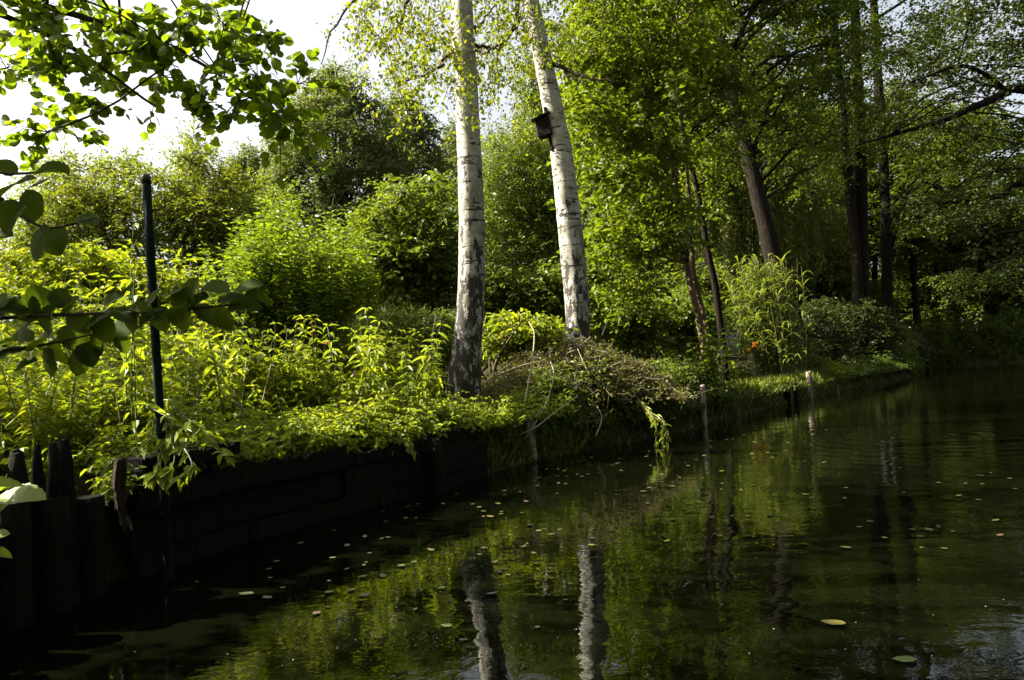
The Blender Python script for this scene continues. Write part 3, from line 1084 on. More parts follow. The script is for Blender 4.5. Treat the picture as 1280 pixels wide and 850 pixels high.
rng = np.random.default_rng(77)
hz = thing('hazel_shrub', 'hazel with big dark toothed leaves reaching in from the left edge', 'shrub', (-2.5, 2.1, 0.45))
HZ = np.array([-2.5, 2.1, 0.45])
m_ = MB()
for bx, top in ((-2.5, (-2.2, 1.95, 2.3)), (-2.55, (-1.95, 2.1, 1.6)), (-2.6, (-2.9, 1.8, 2.6))):
    p = curve([(bx, 2.1, 0.3), (bx - 0.05, 2.08, 0.9), tuple(np.array(top))], 12)
    m_.add(*tube(p, np.linspace(0.022, 0.008, 12), 8))
m_.build('trunk', M['twig'], hz, origin=HZ)
tw = [[(-170, 415, 2.15, 8), (0, 398, 2.1, 5), (90, 393, 2.1, 4.5), (190, 390, 2.12, 3.5), (300, 380, 2.15, 2)],
      [(-150, 250, 2.0, 7), (0, 262, 2.0, 4.5), (60, 285, 2.0, 3), (120, 272, 2.0, 2)],
      [(-150, 190, 2.0, 5), (0, 216, 2.0, 4), (70, 212, 2.0, 2)],
      [(-150, 450, 2.2, 5), (0, 438, 2.2, 4), (60, 430, 2.2, 3), (140, 412, 2.2, 2)]]
for t in tw:
    b = curve([np.append(px(x, y, d), w / 2 / FPX * d) for x, y, d, w in t], 14)
    MB().add(*tube(b[:, :3], b[:, 3], 7)).build('branch', M['twig'], hz, origin=HZ)
rows = [(8, 236, 40, 200, 2.0), (65, 213, 40, 170, 1.95), (36, 256, 40, 250, 1.98), (104, 278, 48, 355, 2.0), (8, 208, 30, 120, 2.05), (14, 270, 44, 240, 1.95),
        (42, 300, 50, 215, 1.97), (68, 302, 46, 300, 2.03), (30, 225, 30, 20, 2.06), (-6, 300, 44, 190, 2.0), (45, 224, 34, 150, 2.06), (-14, 255, 40, 170, 2.0),
        (50, 375, 42, 100, 2.1), (88, 382, 34, 60, 2.12), (118, 391, 46, 185, 2.1), (142, 375, 30, 30, 2.14), (155, 393, 34, 330, 2.1), (178, 389, 34, 350, 2.12),
        (213, 360, 40, 160, 2.12), (268, 362, 44, 355, 2.14), (310, 357, 38, 15, 2.16), (228, 393, 44, 230, 2.12), (266, 389, 46, 345, 2.15), (306, 384, 42, 0, 2.16),
        (190, 372, 28, 60, 2.12), (246, 378, 34, 200, 2.13), (130, 408, 36, 300, 2.1), (15, 385, 44, 160, 2.08), (-15, 400, 44, 190, 2.08), (62, 398, 38, 250, 2.09),
        (92, 420, 40, 320, 2.2), (50, 428, 46, 200, 2.18), (110, 442, 36, 300, 2.2), (20, 424, 42, 170, 2.2), (56, 452, 36, 260, 2.2), (150, 412, 38, 340, 2.2),
        (8, 442, 44, 200, 2.18), (76, 440, 36, 280, 2.22), (-12, 430, 40, 150, 2.2), (152, 430, 28, 300, 2.2)]
rows += [(x, y, ln, a, d) for x, y, ln, a, d in ((165, 398, 36, 250, 2.12), (200, 398, 34, 300, 2.13), (218, 376, 30, 100, 2.14), (240, 362, 36, 70, 2.12), (288, 372, 36, 20, 2.15), (322, 372, 34, 350, 2.16),
         (24, 408, 40, 220, 2.1), (75, 372, 32, 130, 2.11), (100, 404, 34, 320, 2.1), (182, 402, 30, 210, 2.11), (284, 398, 34, 310, 2.15), (36, 385, 36, 80, 2.09), (-4, 376, 40, 150, 2.08), (126, 428, 36, 240, 2.2), (98, 452, 32, 260, 2.2), (30, 458, 34, 200, 2.2))]
m_ = MB()
explicit_leaves(m_, rows, rng, T_SERRATE, 0.78)
# leaves beyond the edge of the picture, on the rest of the shrub
n = 420
P = np.column_stack([rng.uniform(-3.4, -1.75, n), rng.uniform(1.5, 2.4, n), rng.uniform(0.8, 2.9, n)])
P = P[pixel_of(P)[0] < -40]
n = len(P)
N = rng.standard_normal((n, 3)) * 0.4 + np.array([0, 0, 0.9])
L_ = rng.uniform(0.07, 0.11, n)
leaf_geo(m_, P, rng.standard_normal((n, 3)), N, L_, L_ * 0.78, T_SERRATE)
m_.build('leaves', M['hazel_leaf'], hz, smooth=False, origin=HZ)

# a low bright plant at the very edge, lower left
m_ = MB()
explicit_leaves(m_, [(22, 619, 74, 10, 2.25), (-8, 612, 60, 30, 2.2), (-6, 632, 52, 200, 2.2), (-4, 672, 36, 20, 2.2), (0, 690, 30, 340, 2.2), (-30, 625, 50, 120, 2.2)], rng, T_SERRATE, 0.55, 0.35)
ek = thing('edge_plant', 'bright serrated leaves poking in at the left edge above the dark water', 'plant', tuple(px(-60, 640, 2.25)))
m_.build('leaves', M['balsam_leaf'], ek, smooth=False, origin=px(-60, 640, 2.25))
e0 = px(-75, 660, 2.3)
MB().add(*tube(curve([(-2.05, 2.35, 0.25), tuple(e0), tuple(px(-30, 625, 2.22)), tuple(px(-5, 615, 2.2))], 10), np.linspace(0.006, 0.003, 10), 6)).build('stem', M['green_stem'], ek, origin=px(-60, 640, 2.25))

# alder overhanging the upper left
C = [px(x, y, rng.uniform(4.2, 5.2)) for x, y in ((40, 10), (100, 8), (60, 50), (150, 35), (160, 75), (95, 80), (112, 130), (85, 150), (45, 85), (8, 85), (200, 60), (205, 95),
     (228, 125), (235, 15), (270, 10), (262, 50), (290, 80), (322, 95), (345, 120), (352, 148), (330, 45), (300, 28), (372, 105), (190, 15), (20, 40), (130, 100),
     (365, 160), (318, 120), (280, 30), (10, 10), (180, 40), (75, 20), (130, 55), (245, 145), (60, 165))]
C2 = [np.array([rng.uniform(-4.8, -1.5), rng.uniform(2.4, 6.2), rng.uniform(4.3, 7.5)]) for _ in range(95)]
C2 += [np.array([rng.uniform(-4, 5), rng.uniform(-2, 5), rng.uniform(5.4, 8.0)]) for _ in range(150)]  # unseen canopy added overhead to keep skylight off wall and water
C2 += [np.array([rng.uniform(-6.2, -3.0), rng.uniform(1.0, 3.2), rng.uniform(2.7, 5.4)]) for _ in range(70)]  # unseen sprays added to shade the hazel leaves
for _ in range(75):
    y_ = rng.uniform(3.5, 9.0)
    C2.append(np.array([-.78 * y_ - rng.uniform(.4, 3.2), y_, rng.uniform(2.6, 5.2)]))  # out-of-view sprays added to dapple the herbs with shade
C2 = [c for c in C2 if not (pixel_of(c[None])[0][0] > -40 and pixel_of(c[None])[1][0] > -20)]
tree('alder_tree', 'alder branches with round leaves hanging over the upper left corner', 'tree',
     [[(-4.9, 3.4, 0.3, 0.14), (-4.8, 3.5, 2.0, 0.12), (-4.6, 3.7, 4.2, 0.09), (-4.4, 4.0, 7.0, 0.04)],
      [(-4.75, 3.55, 2.6, 0.05), (-4.0, 4.0, 3.25, 0.04), (-3.0, 4.6, 3.35, 0.025), (-2.0, 4.7, 3.0, 0.012), (-1.45, 4.7, 2.6, 0.006)],
      [(-4.7, 3.6, 2.9, 0.045), (-3.9, 4.1, 3.4, 0.03), (-2.9, 4.7, 3.2, 0.018), (-2.2, 4.8, 2.7, 0.007)]],
     C + C2, 'alder_leaf', R=0.27, twigs=6, per=9, L=0.070, W=0.86, tmpl=T_ROUND, seed=31, droop=0.3, limbs=40, twig_mesh=True, up=0.6, k=0.006, bark='twig')

# ------------------------------------------------------------------ herbs of the near bank
rng = np.random.default_rng(11)
hb, sb = MB(), MB()


def herb_height(p):
    s = bank_dist(p)
    x, y = p[:, 0], p[:, 1]
    pxx = ground_px(p)
    h = 0.26 + 0.29 * np.minimum(s, 3.2)
    h *= 1.0 - 0.52 * sstep(330, 560, pxx)
    return h


def herb_zone(p, s):
    pxx = ground_px(p)
    dens = np.where(pxx < 545, 1.0, 0.0)
    return (rng.uniform(size=len(p)) < dens) & (pxx > -60) & ((pxx > 125) | (s > 0.45))


B2 = scatter(3000, (-7.5, 0.3), (2.6, 10.0), rng, 0.06, 4.6, herb_zone)
kind = np.array([mnoise.noise(Vector((x * 0.9, y * 0.9, 4.0))) + rng.normal(0, 0.14) for x, y in B2])
thick = np.array([mnoise.noise(Vector((x * 1.5 + 7, y * 1.5, 1.0))) for x, y in B2])
H = herb_height(B2) * rng.uniform(0.55, 1.15, len(B2)) * (1.0 + 0.75 * thick)
for nm, lab, sel, mat, kw in (
        ('nettle_growth', 'sunlit yellow green nettles massed on the near bank top', (kind < 0.05), 'nettle_leaf', dict(levels=9, per=4, L=0.092, W=0.55, tmpl=T_POINTED)),
        ('balsam_growth', 'longer leaved balsam growing among the nettles on the near bank', (kind >= 0.05) & (kind < 0.22), 'balsam_leaf', dict(levels=9, per=3, L=0.135, W=0.36, tmpl=T_POINTED)),
        ('fine_growth', 'fine small leaved weeds filling between the nettles on the near bank', (kind >= 0.22), 'willow_leaf', dict(levels=16, per=4, L=0.045, W=0.5, tmpl=T_DIAMOND))):
    sel = sel & (rng.uniform(size=len(B2)) < np.where(thick < -0.08, 0.28, 1.0))
    hb, sb = MB(), MB()
    stem_plants(on_ground(B2[sel], -0.05), H[sel], rng, kw.pop('levels'), kw.pop('per'), lean=0.34, droop=0.25, start=0.10, mb=hb, sb=sb, **kw)
    o = tag(hb.build(nm, M[mat], None, smooth=False), lab, 'undergrowth', None, 'stuff')
    sb.build('stems', M['green_stem'], o)
# bare and dry stems standing among the herbs
db = MB()
B5 = scatter(90, (-6, 0.2), (3.0, 8.5), rng, 0.1, 3.5, herb_zone)
g5 = on_ground(B5, -0.02)
e5 = g5 + np.column_stack([rng.normal(0, .14, 90), rng.normal(0, .14, 90), herb_height(B5) * rng.uniform(.8, 1.35, 90)])
db.add(*thin_tubes(g5, e5, 0.004, 0.002, (g5 + e5) / 2 + rng.normal(0, .03, (90, 3))))
tag(db.build('dry_stems', M['stalk'], None), 'thin dry stems standing up through the near herbs', 'stems', None, 'stuff')

# creeping low cover along the top edge of the wall
cb = MB()
B3 = scatter(2000, (-2.6, 0.6), (2.6, 8.2), rng, -0.05, 0.45, lambda p, s: (ground_px(p) > 128) | (s > 0.4))
keep = np.array([mnoise.noise(Vector((x * 2.2, y * 2.2, 3.0))) for x, y in B3]) > -0.12
keep &= (ground_px(B3) < 470) | (rng.uniform(size=len(B3)) < .35)
B3 = B3[keep]
stem_plants(np.maximum(on_ground(B3, -0.03), np.array([-99, -99, 0.40])), rng.uniform(0.05, 0.26, len(B3)), rng, 4, 4, 0.055, 0.62, 0.9, 0.35, 0.2, T_OVAL, cb)
tag(cb.build('edge_cover', M['balsam_leaf'], None, smooth=False), 'low creeping leaves along the lip of the plank wall', 'ground cover', None, 'stuff')


def herb(name, label, cat, base, height, n, leaf, stem, L, W, seed, levels=10, per=3, lean=0.3, spread=0.1, tmpl=T_LANCE, group=None, flower=None, start=0.2):
    rg = np.random.default_rng(seed)
    base = np.array(base, float)
    r_ = thing(name, label, cat, tuple(base), group)
    l_, s_ = MB(), MB()
    B = base + np.column_stack([rg.normal(0, spread, n), rg.normal(0, spread, n), np.zeros(n)])
    stem_plants(B, height * rg.uniform(0.75, 1.05, n), rg, levels, per, L, W, lean, 0.25, start, tmpl, l_, s_, 0.006)
    l_.build('leaves', M[leaf], r_, smooth=False, origin=base)
    s_.build('stems', M[stem], r_, origin=base)
    if flower:
        f_ = MB()
        for fx, fy, fd in flower:
            c = px(fx, fy, fd)
            q = 5
            P = np.repeat(c[None], q, 0) + rg.normal(0, 0.006, (q, 3))
            leaf_geo(f_, P, rg.standard_normal((q, 3)), rg.standard_normal((q, 3)), 0.022, 0.018, T_OVAL)
        f_.build('flowers', M['pink'], r_, smooth=False, origin=base)
    return r_


def foot(x, d, dz=-0.03):
    y = 460.0
    for _ in range(4):
        p = px(x, y, d)
        g = ground_z(p[None, :2])[0]
        y += (p[2] - g) * FPX / d
    return np.array([p[0], p[1], g + dz])


herb('balsam_plant', 'tall red stemmed balsam with pink flower rising above the herbs', 'plant', foot(394, 6.4), 1.05, 2, 'balsam_leaf', 'red_stem', 0.13, 0.34, 1, 9, 3, 0.12, 0.05,
     flower=[(409, 430, 6.4)])
herb('balsam_plant', 'bright arching balsam with long leaves left of the upright birch', 'plant', foot(478, 6.5), 0.95, 7, 'balsam_leaf', 'green_stem', 0.14, 0.30, 2, 11, 3, 0.5, 0.16,
     flower=[(442, 466, 6.3)])
herb('balsam_plant', 'pale drooping balsam just left of the upright birch foot', 'plant', foot(520, 6.9), 0.72, 6, 'balsam_leaf', 'green_stem', 0.12, 0.30, 3, 9, 3, 0.5, 0.14)
herb('balsam_plant', 'leafy balsam in the herbs right of the green pole', 'plant', foot(255, 5.2), 0.85, 6, 'balsam_leaf', 'green_stem', 0.12, 0.34, 4, 10, 3, 0.4, 0.14)
herb('bindweed_plant', 'pale climbing leaves caught on the green pole at mid height', 'plant', foot(172, 4.2), 1.30, 4, 'balsam_leaf', 'green_stem', 0.085, 0.62, 5, 12, 2, 0.12, 0.05, T_POINTED)
herb('goldenrod_plant', 'feathery yellowish plume plant at the left edge over the rotten piles', 'plant', foot(30, 3.9), 0.62, 12, 'nettle_leaf', 'green_stem', 0.075, 0.16, 6, 26, 3, 0.8, 0.10, T_DIAMOND)

# plants hanging over the wall
def hanger(name, label, start, ends, seed, leaf='balsam_leaf', L=0.075, W=0.42, per=24, cat='plant', stem='green_stem', tmpl=T_LANCE):
    rg = np.random.default_rng(seed)
    start = np.array(start, float)
    r_ = thing(name, label, cat, tuple(start))
    l_, s_ = MB(), MB()
    for e in ends:
        pts = [start + rg.normal(0, .015, 3)] + [np.array(q, float) for q in e]
        c = curve(pts, 16)
        s_.add(*tube(c, np.linspace(0.005, 0.002, 16), 5))
        t = np.sort(rg.uniform(0.15, 1.0, per)) * 15
        i = np.clip(t.astype(int), 0, 14)
        P = c[i] + (c[i + 1] - c[i]) * (t - i)[:, None]
        A = unit(c[i + 1] - c[i]) * 0.7 + rg.standard_normal((per, 3)) * np.array([.7, .7, .35]) + np.array([0, 0, -0.25])
        N = rg.standard_normal((per, 3)) * 0.35 + np.array([0, -0.3, 0.8])
        Ls = L * rg.uniform(0.55, 1.2, per)
        leaf_geo(l_, P, A, N, Ls, Ls * W, tmpl)
    l_.build('leaves', M[leaf], r_, smooth=False, origin=start)
    s_.build('stems', M[stem], r_, origin=start)
    return r_


hanger('hanging_plant', 'bright leafy sprays hanging over the plank wall beside the green pole', px(200, 535, 3.75),
       [[px(205, 500, 3.7), px(230, 520, 3.6), px(268, 548, 3.5)], [px(195, 515, 3.7), px(190, 540, 3.6), px(186, 560, 3.55)], [px(212, 540, 3.62), px(218, 575, 3.5), px(203, 603, 3.45)],
        [px(222, 550, 3.6), px(240, 580, 3.45), px(226, 598, 3.4)], [px(215, 530, 3.65), px(250, 545, 3.5), px(283, 572, 3.45)], [px(200, 520, 3.68), px(180, 505, 3.6), px(215, 525, 3.5)],
        [px(205, 550, 3.6), px(196, 585, 3.5), px(190, 600, 3.45)]], 9)
hanger('hanging_plant', 'small leaf tuft hanging over the wall left of the birch foot', px(500, 545, 5.7),
       [[px(505, 552, 5.6), px(512, 562, 5.5)], [px(495, 550, 5.6), px(488, 565, 5.5)], [px(508, 550, 5.6), px(522, 568, 5.5)]], 10, per=12)
hanger('hanging_branch', 'pale broken leafy branch drooping from the bank into the water', px(792, 494, 8.7),
       [[px(803, 505, 8.4), px(816, 520, 8.1), px(828, 528, 8.0), px(830, 545, 8.0), px(827, 572, 8.0)], [px(803, 505, 8.4), px(811, 516, 8.1), px(820, 530, 8.0), px(819, 566, 8.0)],
        [px(804, 508, 8.4), px(826, 524, 8.0), px(833, 540, 8.0), px(833, 556, 8.0)]], 12, 'balsam_leaf', 0.085, 0.34, 34, 'branch', 'stalk')

# ------------------------------------------------------------------ shrubs behind the herbs
rng = np.random.default_rng(21)


def shrub(name, label, pxx, d, dtop, regions, n, leaf, seed, dd=0.9, stems=5, cat='shrub', group=None, spread=0.25, **kw):
    rg = np.random.default_rng(seed)
    b = foot(pxx, d, -0.1)
    tr = []
    for i in range(stems):
        bx, by = b[0] + rg.normal(0, spread * .5), b[1] + rg.normal(0, spread * .5)
        z = dtop
        tr.append([(bx, by, b[2], 0.03), (bx + rg.normal(0, spread), by + rg.normal(0, spread), b[2] + (z - b[2]) * .45, 0.022),
                   (bx + rg.normal(0, spread * 2), by + rg.normal(0, spread * 1.5), z, 0.008)])
    C = in_px(regions, n, rg, (d - dd, d + dd))
    gz = ground_z(C[:, :2])
    C = C[C[:, 2] > gz + 0.1]
    kw.setdefault('limbs', 45)
    kw.setdefault('sides', 6)
    kw.setdefault('bark', 'twig')
    return tree(name, label, cat, tr, C, leaf, seed=seed, group=group, **kw)


shrub('willow_shrub', 'tall airy narrow-leaved shrub against white sky left of the green pole', 125, 11, 3.9,
      [(110, 300, 90, 60, 1.2), (125, 240, 65, 45, .8), (60, 260, 45, 50, .7), (150, 210, 30, 22, .6), (95, 210, 30, 22, .5), (30, 330, 60, 40)], 260, 'willow_leaf', 1,
      R=0.42, twigs=7, per=12, L=0.085, W=0.32, tmpl=T_DIAMOND, twig_mesh=True, droop=0.15, flat=0.9)
shrub('willow_shrub', 'tall airy narrow-leaved shrub right of the green pole, tip against the sky', 250, 11, 4.1,
      [(255, 290, 65, 60, 1.2), (248, 230, 40, 45, .9), (240, 195, 18, 30, .7), (285, 255, 38, 40), (290, 320, 55, 40), (225, 250, 35, 50, .7)], 240, 'willow_leaf', 2,
      R=0.40, twigs=7, per=12, L=0.080, W=0.36, tmpl=T_DIAMOND, twig_mesh=True, droop=0.12, flat=0.9)
shrub('bramble_thicket', 'low mixed thicket of pale leaves behind the herbs at far left', 60, 8.2, 1.9, [(30, 360, 80, 40), (120, 360, 60, 40), (190, 370, 60, 35), (90, 330, 50, 25)], 170, 'nettle_leaf', 3,
      R=0.34, twigs=7, per=10, L=0.075, W=0.55, tmpl=T_OVAL)


def shooty(name, label, regions, d, n, hmin, hmax, leaf, seed, L=0.055, dd=0.7, levels=14):
    """A rounded shrub topped by upright young shoots with paired leaves."""
    rg = np.random.default_rng(seed)
    C = in_px(regions, n, rg, (d - dd, d + dd))
    b = foot(regions[0][0], d)
    r_ = thing(name, label, 'shrub', tuple(b))
    l_, s_ = MB(), MB()
    H = rg.uniform(hmin, hmax, n)
    stem_plants(C - np.column_stack([np.zeros(n), np.zeros(n), H * 0.55]), H, rg, levels, 2, L, 0.46, 0.32, -0.30, 0.0, T_POINTED, l_, s_, 0.0025, 0.6)
    l_.build('crown', M[leaf], r_, smooth=False, origin=b)
    for i in range(24):
        s_.add(*tube(curve([b + rg.normal(0, .08, 3) * np.array([1, 1, 0]), b + (C[i] - b) * .5 + np.array([0, 0, .1]), C[i]], 7), np.linspace(.014, .005, 7), 5))
    s_.build('stems', M['twig'], r_, origin=b)
    return r_


shooty('privet_shrub', 'bright green rounded shrub with many upright shoots right of the pole', [(390, 355, 62, 40), (345, 320, 35, 45), (425, 350, 50, 30), (370, 385, 75, 30), (315, 350, 35, 45), (300, 385, 40, 30)],
       8.0, 620, 0.28, 0.55, 'shoot_leaf', 4, 0.088)
sh = shooty('privet_shrub', 'slender bright shoots standing above the rounded shrub before the oaks', [(352, 300, 30, 26), (412, 306, 24, 22), (325, 318, 28, 26), (290, 345, 34, 30), (440, 330, 26, 20)], 8.4, 75, 0.6, 1.1, 'shoot_leaf', 5, 0.10)


def hedge(name, label, x0, x1, d, z0, z1, th, n, seed, leaf='bush_leaf', L=0.045):
    rg = np.random.default_rng(seed)
    a, b_ = px(x0, 400, d), px(x1, 400, d + 0.5)
    r_ = thing(name, label, 'hedge', (a[0], a[1], z0))
    C = np.column_stack([rg.uniform(a[0], b_[0], n), rg.uniform(a[1], b_[1], n) + rg.uniform(-th, th, n), z0 + (z1 - z0) * rg.beta(1.6, 1.0, n)])
    C[:, 2] += 0.07 * np.sin(C[:, 0] * 3 + seed)
    P, A, N, tw_ = sprays(C, rg, 0.16, 6, 7, 0.0, 0.7, 0.9)
    l_ = MB()
    Ls = L * rg.uniform(.6, 1.25, len(P))
    leaf_geo(l_, P, A, N, Ls, Ls * .6, T_DIAMOND)
    l_.build('leaves', M[leaf], r_, smooth=False, origin=(a[0], a[1], z0))
    s_ = MB()
    k = 26
    S = np.column_stack([np.linspace(a[0], b_[0], k), np.linspace(a[1], b_[1], k), np.full(k, z0 - .1)])
    s_.add(*thin_tubes(S, S + np.column_stack([rg.normal(0, .1, k), rg.normal(0, .1, k), np.full(k, (z1 - z0) * .8)]), 0.02, 0.006))
    s_.build('stems', M['twig'], r_, origin=(a[0], a[1], z0))
    return r_


hedge('clipped_hedge', 'low clipped hedge, lit along its top, behind the herbs left of the birch', 385, 575, 10.2, 0.6, 1.66, 0.45, 620, 6)
shrub('dogwood_bush', 'glossy broad-leaved bush left of the upright birch', 505, 13, 3.4,
      [(505, 300, 55, 50, 1.0), (470, 335, 70, 40), (540, 340, 50, 50), (455, 285, 30, 25, .5), (535, 250, 35, 30, .6), (500, 245, 14, 26, .6), (430, 320, 30, 25, .4), (560, 225, 22, 18, .3)], 250, 'bush_leaf', 7, dd=1.2,
      R=0.5, twigs=8, per=11, L=0.10, W=0.58, tmpl=T_OVAL, droop=0.3, limbs=70)
shrub('field_maple', 'ragged mid green scrub filling the gap between the rounded shrub and the oaks', 400, 15, 4.6,
      [(330, 265, 34, 35), (420, 320, 60, 35), (300, 285, 40, 45), (480, 250, 24, 20, .5), (560, 290, 26, 60, .8), (450, 350, 60, 35)], 200, 'bush_leaf', 17, dd=1.3,
      R=0.5, twigs=7, per=10, L=0.085, W=0.6, tmpl=T_DIAMOND, droop=0.1, limbs=60, flat=0.8)
shrub('privet_bush', 'large dense small-leaved rounded bush between the two birches', 650, 19.0, 5.2,
      [(655, 235, 60, 60, 1.2), (640, 195, 42, 32), (620, 280, 40, 50), (690, 260, 40, 60), (655, 320, 70, 45), (600, 330, 30, 50), (690, 180, 22, 24)], 760, 'bush_leaf', 8, dd=1.4,
      R=0.55, twigs=9, per=12, L=0.078, W=0.5, tmpl=T_DIAMOND, droop=0.0, up=0.5, flat=1.0, limbs=70)
shrub('elder_bush', 'dark leafy bush low between the birches behind the brush heap', 640, 12.2, 1.9,
      [(640, 370, 60, 35, 1.0), (690, 370, 40, 35), (600, 385, 30, 30)], 120, 'bush_leaf', 9, dd=0.7,
      R=0.42, twigs=8, per=10, L=0.085, W=0.6, tmpl=T_OVAL, droop=0.3)
shrub('bramble_bush', 'sunlit bramble with yellowing leaves just right of the upright birch', 650, 9.3, 1.5,
      [(648, 405, 34, 14), (625, 420, 28, 16), (670, 415, 30, 16)], 60, 'nettle_leaf', 10, dd=0.4,
      R=0.24, twigs=6, per=8, L=0.075, W=0.7, tmpl=T_OVAL, droop=0.3, stems=6)

# ------------------------------------------------------------------ oaks far behind
def oak(label, x, d, ytop, ybase, rx, n, seed, group='oaks behind the shrubs', low=0.9):
    rg = np.random.default_rng(seed)
    b = px(x, 400, d)
    b[2] = ground_z(b[None, :2])[0]
    zt = px(x, ytop, d)[2]
    zb = px(x, ybase, d)[2]
    r = rx / FPX * d
    C = []
    while len(C) < n:
        u = rg.uniform(-1, 1, 3)
        q = np.linalg.norm(u)
        if q > 1 or q < 0.45:
            continue
        wide = 1.0 - 0.55 * max(0, u[2]) ** 1.5
        C.append((b[0] + u[0] * r * wide, b[1] + u[1] * r * wide, (zt + zb) / 2 + u[2] * (zt - zb) / 2))
    zm = zb + (zt - zb) * 0.25
    tr = [[(b[0], b[1], b[2] - .2, 0.34), (b[0] + .1, b[1], zm, 0.26), (b[0] + .2, b[1], (zm + zt) / 2, 0.14), (b[0] + .1, b[1], zt - .4, 0.04)]]
    for i in range(4):
        s = rg.uniform(-.75, .75)
        tr.append([(b[0] + .1, b[1], zm - .3 * i, 0.17), (b[0] + s * r * .5, b[1] + rg.normal(0, .3) * r, zm + (zt - zm) * .35, 0.10), (b[0] + s * r, b[1] + rg.normal(0, .3) * r, zm + (zt - zm) * .72, 0.03)])
    return tree('oak_tree', label, 'tree', tr, C, 'oak_leaf', group=group, seed=seed, R=0.95, twigs=10, per=15, L=0.16, W=0.6, droop=0.1, flat=0.7, limbs=80, sides=8, low=low, k=0.014)


oak('tallest grey green oak with forked limbs showing, above the bright shrub', 432, 36, 78, 330, 88, 400, 1)
oak('round topped oak right of the tallest oak, left of the upright birch', 518, 40, 114, 330, 54, 250, 2)
oak('lower dark oak left of the tallest oak, partly behind airy shrubs', 318, 42, 182, 350, 52, 190, 3)
oak('distant oak mostly hidden behind the upright birch', 580, 46, 152, 340, 42, 170, 4)
oak('distant oak rising behind the leaning birch and dense bush', 690, 46, 120, 340, 52, 190, 5)

# ------------------------------------------------------------------ the brush heap, edge ivy, lawn
rng = np.random.default_rng(41)
hp = px(715, 470, 8.8)
HP = np.array([hp[0], hp[1], 0.45])
heap = thing('brush_heap', 'brown heap of cut twigs and dry leaves below the leaning birch', 'brush heap', tuple(HP))
n = 1500
u = rng.uniform(0, 1, n)
cx = px(598, 470, 8.5)[0] + (px(842, 460, 9.3)[0] - px(598, 470, 8.5)[0]) * u
cy = 8.35 + 1.0 * u + rng.normal(0, 0.32, n)
ztop = 0.52 + 0.70 * np.sin(np.clip(u * 1.02 + 0.02, 0, 1) * math.pi) ** 0.7 * np.clip(1 - np.abs(cy - 8.55 - 1.0 * u) / 0.95, 0, 1)
cz = 0.42 + (ztop - 0.42) * rng.uniform(0.25, 1.0, n) ** 0.6
ctr = np.column_stack([cx, cy, cz])
dv = unit(rng.standard_normal((n, 3)) * np.array([1, .8, .35])) * rng.uniform(0.06, 0.26, (n, 1))
tb = MB()
tb.add(*thin_tubes(ctr - dv, ctr + dv, 0.0035, 0.0015, ctr + rng.normal(0, .05, (n, 3))))
tb.build('twigs', M['brush_twig'], heap, origin=HP)
lb = MB()
n2 = 16000
k = rng.integers(0, n, n2)
P = ctr[k] + dv[k] * rng.uniform(-1, 1, (n2, 1)) + rng.normal(0, .03, (n2, 3))
L_ = rng.uniform(0.02, 0.05, n2)
leaf_geo(lb, P, rng.standard_normal((n2, 3)), rng.standard_normal((n2, 3)) + np.array([0, 0, .4]), L_, L_ * .7, T_OVAL)
lb.build('dry_leaves', M['dry_leaf'], heap, smooth=False, origin=HP)

for i, (rowp, lab) in enumerate((
        ([(648, 545, 7.3), (662, 470, 7.5), (668, 420, 7.8), (661, 402, 8.0)], 'tall pale dry stalk arching up in front of the brush heap'),
        ([(640, 548, 7.3), (668, 535, 7.2), (690, 518, 7.4), (722, 495, 7.7)], 'pale stick lying slanted across the bank above the lone stump'),
        ([(575, 548, 6.6), (545, 540, 6.4), (520, 532, 6.2)], 'thin pale stick low on the bank lip left of the stump'),
        ([(655, 550, 7.2), (680, 510, 7.3), (692, 470, 7.6), (688, 452, 7.8)], 'shorter pale stalk curving right beside the tall dry stalk'),
        ([(620, 470, 7.8), (650, 458, 7.9), (676, 452, 8.1)], 'mossy branch lying level right of the upright birch foot'),
        ([(545, 395, 8.2), (540, 425, 8.0), (541, 455, 7.6)], 'lichen covered hanging stem just left of the upright birch'),
        ([(508, 520, 6.4), (530, 508, 6.6), (556, 505, 6.9)], 'pale twig lying in the herbs left of the birch foot'),
        ([(745, 545, 7.9), (752, 520, 8.1), (738, 498, 8.4)], 'curved pale twig hanging over the dark bank right of moss'),
        ([(760, 400, 9.9), (742, 450, 9.2), (750, 480, 8.9)], 'dark upright twig sticking out of the brush heap'),
        ([(735, 465, 8.5), (728, 450, 8.6), (722, 436, 8.7)], 'short bare twig on the crest of the brush heap'))):
    c = curve([px(*q) for q in rowp], 14)
    rr = (0.010, 0.010, 0.007, 0.007, 0.014, 0.012, 0.009, 0.007, 0.007, 0.008)[i]
    o = MB().add(*tube(c, np.linspace(rr, rr * .4, 14), 7, 0.08, rng)).build('dry_stalk', M['stalk'] if i not in (8,) else M['twig'], None, origin=c[0])
    tag(o, lab, 'stalk', 'dry stalks on the bank')

